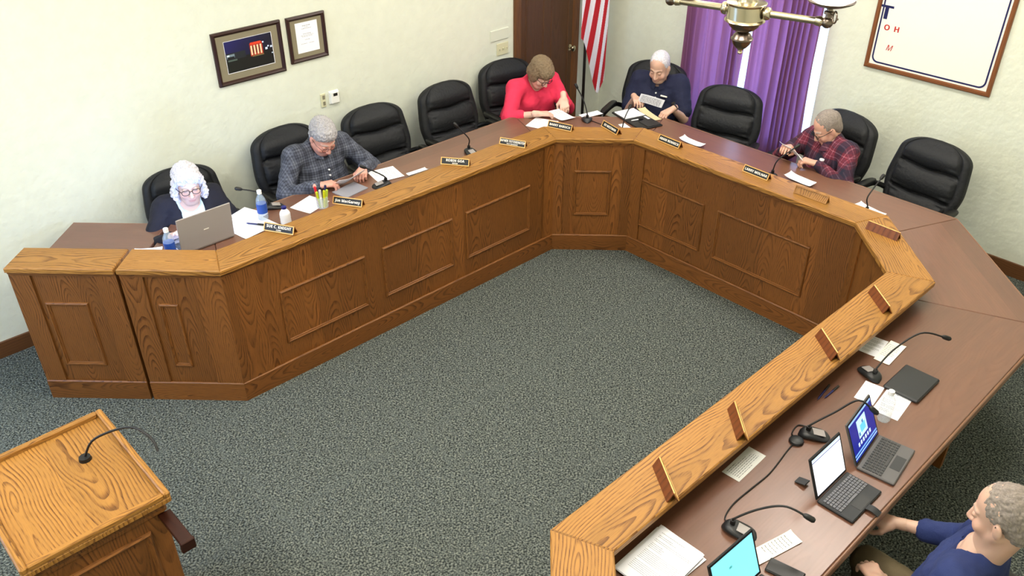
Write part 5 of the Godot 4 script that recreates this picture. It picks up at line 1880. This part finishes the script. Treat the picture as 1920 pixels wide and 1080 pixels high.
		"short":                                            # close crop, receding
			hair = [ell(Vector3(0, 0.044, -0.020), Vector3(0.0800, 0.0945, 0.0985), Basis.IDENTITY, 0.0), ell(Vector3(0, -0.015, -0.055), Vector3(0.066, 0.065, 0.05), Basis.IDENTITY, 0.02),
				["-e", Vector3(0, 0.012, 0.100), Vector3(0.10, 0.108, 0.085), Basis.IDENTITY, 0.006], ["-e", Vector3(0.084, -0.035, 0.01), Vector3(0.03, 0.05, 0.032), Basis.IDENTITY, 0.006], ["-e", Vector3(-0.084, -0.035, 0.01), Vector3(0.03, 0.05, 0.032), Basis.IDENTITY, 0.006]]
		"bob":                                              # straight fringe, ear length
			hair = [ell(Vector3(0, 0.055, -0.020), Vector3(0.093, 0.090, 0.106), Basis.IDENTITY, 0.0), ell(Vector3(0, 0.062, 0.058), Vector3(0.068, 0.045, 0.046), Basis.IDENTITY, 0.03), ell(Vector3(0, -0.02, -0.055), Vector3(0.088, 0.075, 0.062), Basis.IDENTITY, 0.03),
				ell(Vector3(0.078, -0.005, 0.0), Vector3(0.026, 0.062, 0.05), Basis.IDENTITY, 0.02), ell(Vector3(-0.078, -0.005, 0.0), Vector3(0.026, 0.062, 0.05), Basis.IDENTITY, 0.02),
				["-e", Vector3(0, -0.055, 0.085), Vector3(0.072, 0.088, 0.07), Basis.IDENTITY, 0.006]]
		"curly":                                            # shoulder-touching silver waves with parted fringe
			hair = [ell(Vector3(0, 0.052, -0.020), Vector3(0.087, 0.090, 0.102), Basis.IDENTITY, 0.0), ell(Vector3(0.034, 0.078, 0.050), Vector3(0.046, 0.036, 0.036), Basis(Vector3.BACK, -0.5), 0.03), ell(Vector3(-0.034, 0.078, 0.050), Vector3(0.046, 0.036, 0.036), Basis(Vector3.BACK, 0.5), 0.03), ell(Vector3(0, -0.04, -0.055), Vector3(0.080, 0.09, 0.055), Basis.IDENTITY, 0.03)]
			for x in [-1.0, 1.0]:
				for q in [Vector3(0.078, 0.03, 0.02), Vector3(0.084, -0.015, 0.012), Vector3(0.090, -0.055, 0.015), Vector3(0.086, -0.088, 0.018), Vector3(0.094, -0.075, -0.02)]:
					hair.append(ell(Vector3(q.x * x, q.y, q.z), Vector3(0.024, 0.030, 0.032), Basis.IDENTITY, 0.012))
			hair.append(["-e", Vector3(0, -0.040, 0.085), Vector3(0.064, 0.092, 0.072), Basis.IDENTITY, 0.006])
	var hh := moved(hair, hx)
	var hc: Color = (P.hair_mat as StandardMaterial3D).albedo_color
	var hn2 := noise(1.0, 33, 2)
	var strand := func(p: Vector3) -> Color:
		var q: Vector3 = hinv * p
		var w := hn2.get_noise_3d(q.x * 210.0, q.y * 40.0 + q.z * 60.0, atan2(q.x, q.z) * 16.0)
		return hc.srgb_to_linear() * (1.0 + 0.5 * w)
	field_mesh(g, hh, 0.0045, strand, hn, P.get("hair_rough", 0.006))
	var hm: StandardMaterial3D = (P.hair_mat as StandardMaterial3D).duplicate()
	hm.albedo_color = Color.WHITE
	hm.vertex_color_use_as_albedo = true
	obj("hair", g, hm, t)
	# glasses
	if P.get("glasses", false):
		var gl := Geo.new()
		var rim: float = P.get("rim", 0.0016)
		for x in [-1.0, 1.0]:
			var ring := []
			for k in 21:
				var an := TAU * k / 20
				ring.append(hx * Vector3(0.032 * x + 0.024 * signf(cos(an)) * pow(absf(cos(an)), 0.8), 0.001 + 0.018 * signf(sin(an)) * pow(absf(sin(an)), 0.8), 0.106 - 0.004 * absf(cos(an))))
			gl.tube(ring, rim, 6, false)
			gl.tube([hx * Vector3(0.056 * x, 0.006, 0.103), hx * Vector3(0.078 * x, 0.008, 0.055), hx * Vector3(0.083 * x, 0.010, 0.0), hx * Vector3(0.080 * x, -0.008, -0.018)], rim, 6)
		gl.tube([hx * Vector3(-0.009, 0.006, 0.107), hx * Vector3(0, 0.009, 0.111), hx * Vector3(0.009, 0.006, 0.107)], rim, 6)
		obj("glasses", gl, M.darker, t)
	return t

func people() -> void:
	M.trouser_dark = sm(Color(0.05, 0.055, 0.07), 0.85)
	M.khaki = sm(Color(0.36, 0.33, 0.25), 0.9)
	var cloth_n := bump(256, 0.12, 15, 3, 1.5)
	var weave := func(c: Color) -> StandardMaterial3D:
		var m := sm(c, 0.85)
		m.normal_enabled = true
		m.normal_texture = cloth_n
		tri(m, 6.0)
		return m
	var plaid_grey := sm(Color.WHITE, 0.85)
	plaid_grey.albedo_texture = plaid(128, Color(0.34, 0.36, 0.42), [[0.25, 0.17, Color(0.08, 0.09, 0.14), 0.8], [0.75, 0.03, Color(0.62, 0.64, 0.68), 0.7], [0.62, 0.035, Color(0.10, 0.11, 0.15), 0.6], [0.25, 0.03, Color(0.45, 0.47, 0.52), 0.5], [0.88, 0.03, Color(0.10, 0.11, 0.15), 0.6]])
	tri(plaid_grey, 1.0 / 0.072)
	var plaid_red := sm(Color.WHITE, 0.85)
	plaid_red.albedo_texture = plaid(128, Color(0.40, 0.09, 0.17), [[0.25, 0.22, Color(0.05, 0.07, 0.17), 1.0], [0.62, 0.022, Color(0.78, 0.52, 0.56), 0.95], [0.75, 0.05, Color(0.50, 0.11, 0.20), 0.8], [0.88, 0.022, Color(0.72, 0.46, 0.52), 0.9]])
	tri(plaid_red, 1.0 / 0.145)
	var silver := weave.call(Color(0.62, 0.61, 0.62))
	var white_hair := weave.call(Color(0.78, 0.77, 0.80))
	var ash := weave.call(Color(0.46, 0.39, 0.30))
	var grey := weave.call(Color(0.52, 0.48, 0.45))
	# 1: silver-haired woman at the pale laptop
	person("woman with silver wavy hair in a navy jacket seated behind the pale laptop", Vector3(-5.11, 0, -1.95), 76, {
		shL = Vector3(-5.08, 0.88, -2.09), shR = Vector3(-5.10, 0.89, -1.77), head = Vector3(-5.05, 1.02, -1.935), head_yaw = -2.0, head_pitch = 8.0, fem = true, fat = 0.95,
		wrL = Vector3(-4.80, 0.845, -1.98), wrR = Vector3(-4.79, 0.845, -1.66), curlL = [0.35, 0.4, 0.4, 0.4], curlR = [0.3, 0.35, 0.4, 0.4],
		shirt = weave.call(Color(0.03, 0.035, 0.11)), shirt_name = "jacket", open_front = true, blouse = weave.call(Color(0.72, 0.82, 0.84)), sleeve = 0.92, hair = "curly", hair_mat = white_hair, hair_rough = 0.012, glasses = true, rim = 0.0022, skin = Color(0.60, 0.40, 0.33), brow = Color(0.5, 0.45, 0.42), head_size = 1.0})
	# 2: man in the grey plaid shirt
	person("man with thick grey hair and glasses in a grey plaid shirt", Vector3(-5.17, 0, -2.89), 90, {
		shL = Vector3(-5.06, 0.955, -3.10), shR = Vector3(-5.06, 0.965, -2.70), head = Vector3(-4.955, 1.085, -2.895), head_yaw = -4.0, head_pitch = 36.0, fat = 1.22, full = 0.008, jowl = 0.012,
		wrL = Vector3(-4.76, 0.865, -3.07), wrR = Vector3(-4.745, 0.86, -2.70), aimR = Vector3(0.35, -0.05, -0.9), aimL = Vector3(0.55, -0.05, 0.5), curlL = [0.95, 1.0, 1.05, 1.1], curlR = [0.6, 0.65, 0.7, 0.8], poleR = Vector3(-0.75, -0.62, 0.0), poleL = Vector3(0.75, -0.62, 0.0),
		shirt = plaid_grey, sleeve = 0.93, collar = true, buttons = 3, hair = "full", hair_mat = silver, hair_rough = 0.008, glasses = true, skin = Color(0.66, 0.33, 0.26), brow = Color(0.5, 0.46, 0.43)})
	# 3: woman in the pink sweater
	person("woman with short ash-blonde hair and glasses in a bright pink sweater", Vector3(-5.15, 0, -5.01), 84, {
		shL = Vector3(-5.00, 0.93, -5.20), shR = Vector3(-5.02, 0.94, -4.80), head = Vector3(-4.90, 1.065, -4.975), head_yaw = 4.0, head_pitch = 38.0, fem = true, fat = 1.28, full = 0.004,
		wrL = Vector3(-4.68, 0.90, -5.03), wrR = Vector3(-4.66, 0.85, -4.71), aimR = Vector3(0.45, -0.12, -0.85), aimL = Vector3(0.5, -0.75, 0.35), curlL = [0.35, 0.4, 0.45, 0.5], curlR = [0.4, 0.45, 0.5, 0.55], poleR = Vector3(-0.8, -0.6, 0.1), poleL = Vector3(0.55, -0.75, -0.2),
		shirt = weave.call(Color(0.84, 0.17, 0.31)), shirt_name = "sweater", sleeve = 0.40, neckline = 0.078, neck_drop = 0.045, wrinkle = 0.009, hair = "bob", hair_mat = ash, glasses = true, rim = 0.0024, skin = Color(0.66, 0.42, 0.33), brow = Color(0.42, 0.33, 0.25)})
	# 4: man in the navy polo shirt
	var m4 := person("man with cropped white hair in a navy polo shirt, reading a folded newspaper", Vector3(-4.33, 0, -5.86), 24, {
		shL = Vector3(-4.135, 0.945, -5.87), shR = Vector3(-4.465, 0.93, -5.76), head = Vector3(-4.265, 1.09, -5.745), head_yaw = -8.0, head_pitch = 24.0, fat = 1.18, full = 0.006,
		wrL = Vector3(-3.965, 0.855, -5.565), wrR = Vector3(-4.335, 0.865, -5.535), aimR = Vector3(0.75, 0.0, 0.5), aimL = Vector3(-0.15, -0.25, 0.95), curlL = [0.8, 0.85, 0.9, 0.95], curlR = [0.7, 0.75, 0.8, 0.85], poleR = Vector3(-0.35, -0.9, -0.25), poleL = Vector3(0.35, -0.9, -0.2),
		shirt = weave.call(Color(0.05, 0.075, 0.20)), shirt_name = "polo_shirt", sleeve = -0.22, collar = true, buttons = 2, button_top = 0.86, hair = "short", hair_mat = white_hair, hair_rough = 0.002, skin = Color(0.58, 0.36, 0.27), brow = Color(0.12, 0.085, 0.06)})
	var g := Geo.new()
	g.box(Vector3(0.085, 0.868, 0.19), Vector3(0.055, 0.012, 0.03), 0.002, Basis(Vector3.RIGHT, -0.35) * Basis(Vector3.BACK, -0.12))
	obj("chest_emblem", g, M.lettering, m4)
	# 5: man in the red plaid shirt
	person("man with short grey hair in a red and navy plaid shirt holding a slip", Vector3(-2.62, 0, -5.80), -24, {
		shL = Vector3(-2.48, 0.925, -5.66), shR = Vector3(-2.82, 0.915, -5.79), head = Vector3(-2.685, 1.04, -5.69), head_yaw = -14.0, head_pitch = 34.0, fat = 1.1, full = 0.002,
		wrL = Vector3(-2.60, 0.86, -5.46), wrR = Vector3(-2.86, 0.885, -5.52), aimR = Vector3(0.2, 0.35, 0.9), aimL = Vector3(-0.85, 0.1, 0.35), curlL = [0.85, 0.9, 0.95, 1.0], curlR = [0.5, 0.55, 0.6, 0.7], poleR = Vector3(-0.7, -0.7, 0.0), poleL = Vector3(0.8, -0.6, 0.0),
		shirt = plaid_red, sleeve = 0.9, collar = true, hair = "short", hair_mat = grey, hair_rough = 0.003, glasses = true, rim = 0.0024, skin = Color(0.60, 0.34, 0.25), brow = Color(0.4, 0.36, 0.33), head_size = 0.98})
	# 6: person at the near bench, only lap and arm in the frame
	person("person in tan trousers and blue top at the lower right corner", Vector3(-0.33, 0, -2.62), -90, {
		shL = Vector3(-0.36, 0.98, -2.44), shR = Vector3(-0.36, 0.98, -2.82), head = Vector3(-0.33, 1.20, -2.63), head_pitch = 15.0,
		wrL = Vector3(-0.62, 0.66, -2.56), wrR = Vector3(-0.70, 0.70, -2.86), shirt = weave.call(Color(0.10, 0.16, 0.36)), sleeve = 0.55, hair = "short", hair_mat = grey, skin = Color(0.58, 0.36, 0.27), trousers = weave.call(Color(0.40, 0.35, 0.25))})
	# what they hold
	var y := DESK
	held("folded_paper", "long folded white paper held between the grey-plaid man's hands", Vector3(-4.68, 0.868, -2.90), Vector3(0.06, 0.03, -0.19), Vector3(0.05, 0.04, 0.0), M.paper)
	held("newspaper_page", "newspaper page held up by the man in the navy polo shirt", Vector3(-4.16, 0.885, -5.53), Vector3(0.20, -0.015, -0.06), Vector3(0.0, 0.028, -0.02), M.news)
	held("held_slip", "white slip of paper held up by the man in the red and navy plaid shirt", Vector3(-2.77, 0.895, -5.43), Vector3(-0.19, 0.07, -0.03), Vector3(-0.02, 0.035, 0.03), M.paper)
	# watches
	for q in [["white wristwatch on the red-plaid man's left wrist", Vector3(-2.585, 0.858, -5.485), Vector3(-0.85, 0.1, 0.35), M.cap_white], ["dark wristwatch on the navy-polo man's left wrist", Vector3(-3.972, 0.868, -5.60), Vector3(-0.3, -0.4, 0.8), M.dark]]:
		g = Geo.new()
		var b := aim(q[2], Vector3.UP)
		var ring := []
		for k in 19: ring.append(b * Vector3(cos(TAU * k / 18.0) * 0.034, sin(TAU * k / 18.0) * 0.030, 0))
		g.tube(ring, 0.007, 8, false)
		g.lathe([Vector2(0, 0.028), Vector2(0.017, 0.028), Vector2(0.017, 0.036), Vector2(0, 0.037)], 18, Vector3.ZERO, b)
		var w := obj("wristwatch", g, q[3])
		w.position = q[1]
		tag(w, q[0], "watch")

func held(called: String, label: String, c: Vector3, ax: Vector3, ay: Vector3, m: Material) -> void:
	var g := Geo.new()
	var nn := ax.cross(ay).normalized()
	g.sheet(func(a: float, b: float) -> Vector3: return ax * (a - 0.5) + ay * (b - 0.5) * 2.0 + nn * 0.012 * sin(a * PI * 1.5), 14, 6, 0.0012)
	var o := obj(called, g, m)
	o.position = c
	tag(o, label, "paper")

func _ready() -> void:
	rng.seed = 5
	var cam := Camera3D.new()
	cam.name = "camera"
	cam.position = Vector3(0, 3.465, 0)
	cam.rotation = Vector3(deg_to_rad(-32.95), deg_to_rad(46.5), 0)
	cam.fov = rad_to_deg(2.0 * atan(540.0 / 1620.0))
	cam.near = 0.05
	add_child(cam)
	cam.current = true
	var env := Environment.new()
	env.background_mode = Environment.BG_SKY
	var sky := Sky.new()
	var ps := ProceduralSkyMaterial.new()
	ps.sky_top_color = Color(0.62, 0.77, 1.0)
	ps.sky_horizon_color = Color(0.80, 0.88, 1.0)
	ps.ground_bottom_color = Color(0.5, 0.5, 0.5)
	ps.ground_horizon_color = Color(0.75, 0.8, 0.85)
	ps.sky_energy_multiplier = 2.4
	ps.ground_energy_multiplier = 2.0
	sky.sky_material = ps
	env.sky = sky
	env.tonemap_mode = Environment.TONE_MAPPER_LINEAR
	env.tonemap_exposure = 1.6
	env.sdfgi_enabled = true
	env.ssao_enabled = true
	env.ssil_enabled = true
	var we := WorldEnvironment.new()
	we.name = "world_environment"
	we.environment = env
	add_child(we)
	make_materials()
	for p in [Vector3(-3.9, 0, -4.9), Vector3(-1.6, 0, -4.9), Vector3(-3.5, 0, -1.9), Vector3(-1.4, 0, -2.2), Vector3(-3.5, 0, 0.7), Vector3(-1.4, 0, 0.7)]:
		ceiling_light(p.x, p.z)
	room()
	bench()
	furnish()

func ceiling_light(x: float, z: float) -> void:
	var t := thing("ceiling_light", "rectangular white ceiling light panel above the council bench", "light", Vector3(x, CEIL, z), 0.0, "ceiling light panels")
	var g := Geo.new()
	g.frame(Vector3(0, -0.05, 0), Vector3(0.6, 0, 0), Vector3(0, 0, 0.3), Vector3.DOWN, [Vector2(0, -0.05), Vector2(0, 0.02), Vector2(0.03, 0.02), Vector2(0.03, 0)])
	obj("housing", g, M.white, t)
	g = Geo.new()
	g.box(Vector3(0, -0.045, 0), Vector3(1.14, 0.01, 0.54))
	obj("diffuser", g, glow(Color(1.0, 0.985, 0.95), 3.0), t)
	var l := AreaLight3D.new()
	l.name = "panel_light"
	l.area_size = Vector2(1.14, 0.54)
	l.light_color = Color(1.0, 0.98, 0.94)
	l.light_energy = 3.0
	l.shadow_enabled = true
	l.area_range = 12.0
	l.position = Vector3(0, -0.075, 0)
	l.rotation.x = -PI / 2
	t.add_child(l, true)

func furnish() -> void:
	wall_things()
	chandelier()
	chairs()
	name_plates()
	microphones()
	computers()
	papers()
	small_things()
	lectern()
	people()
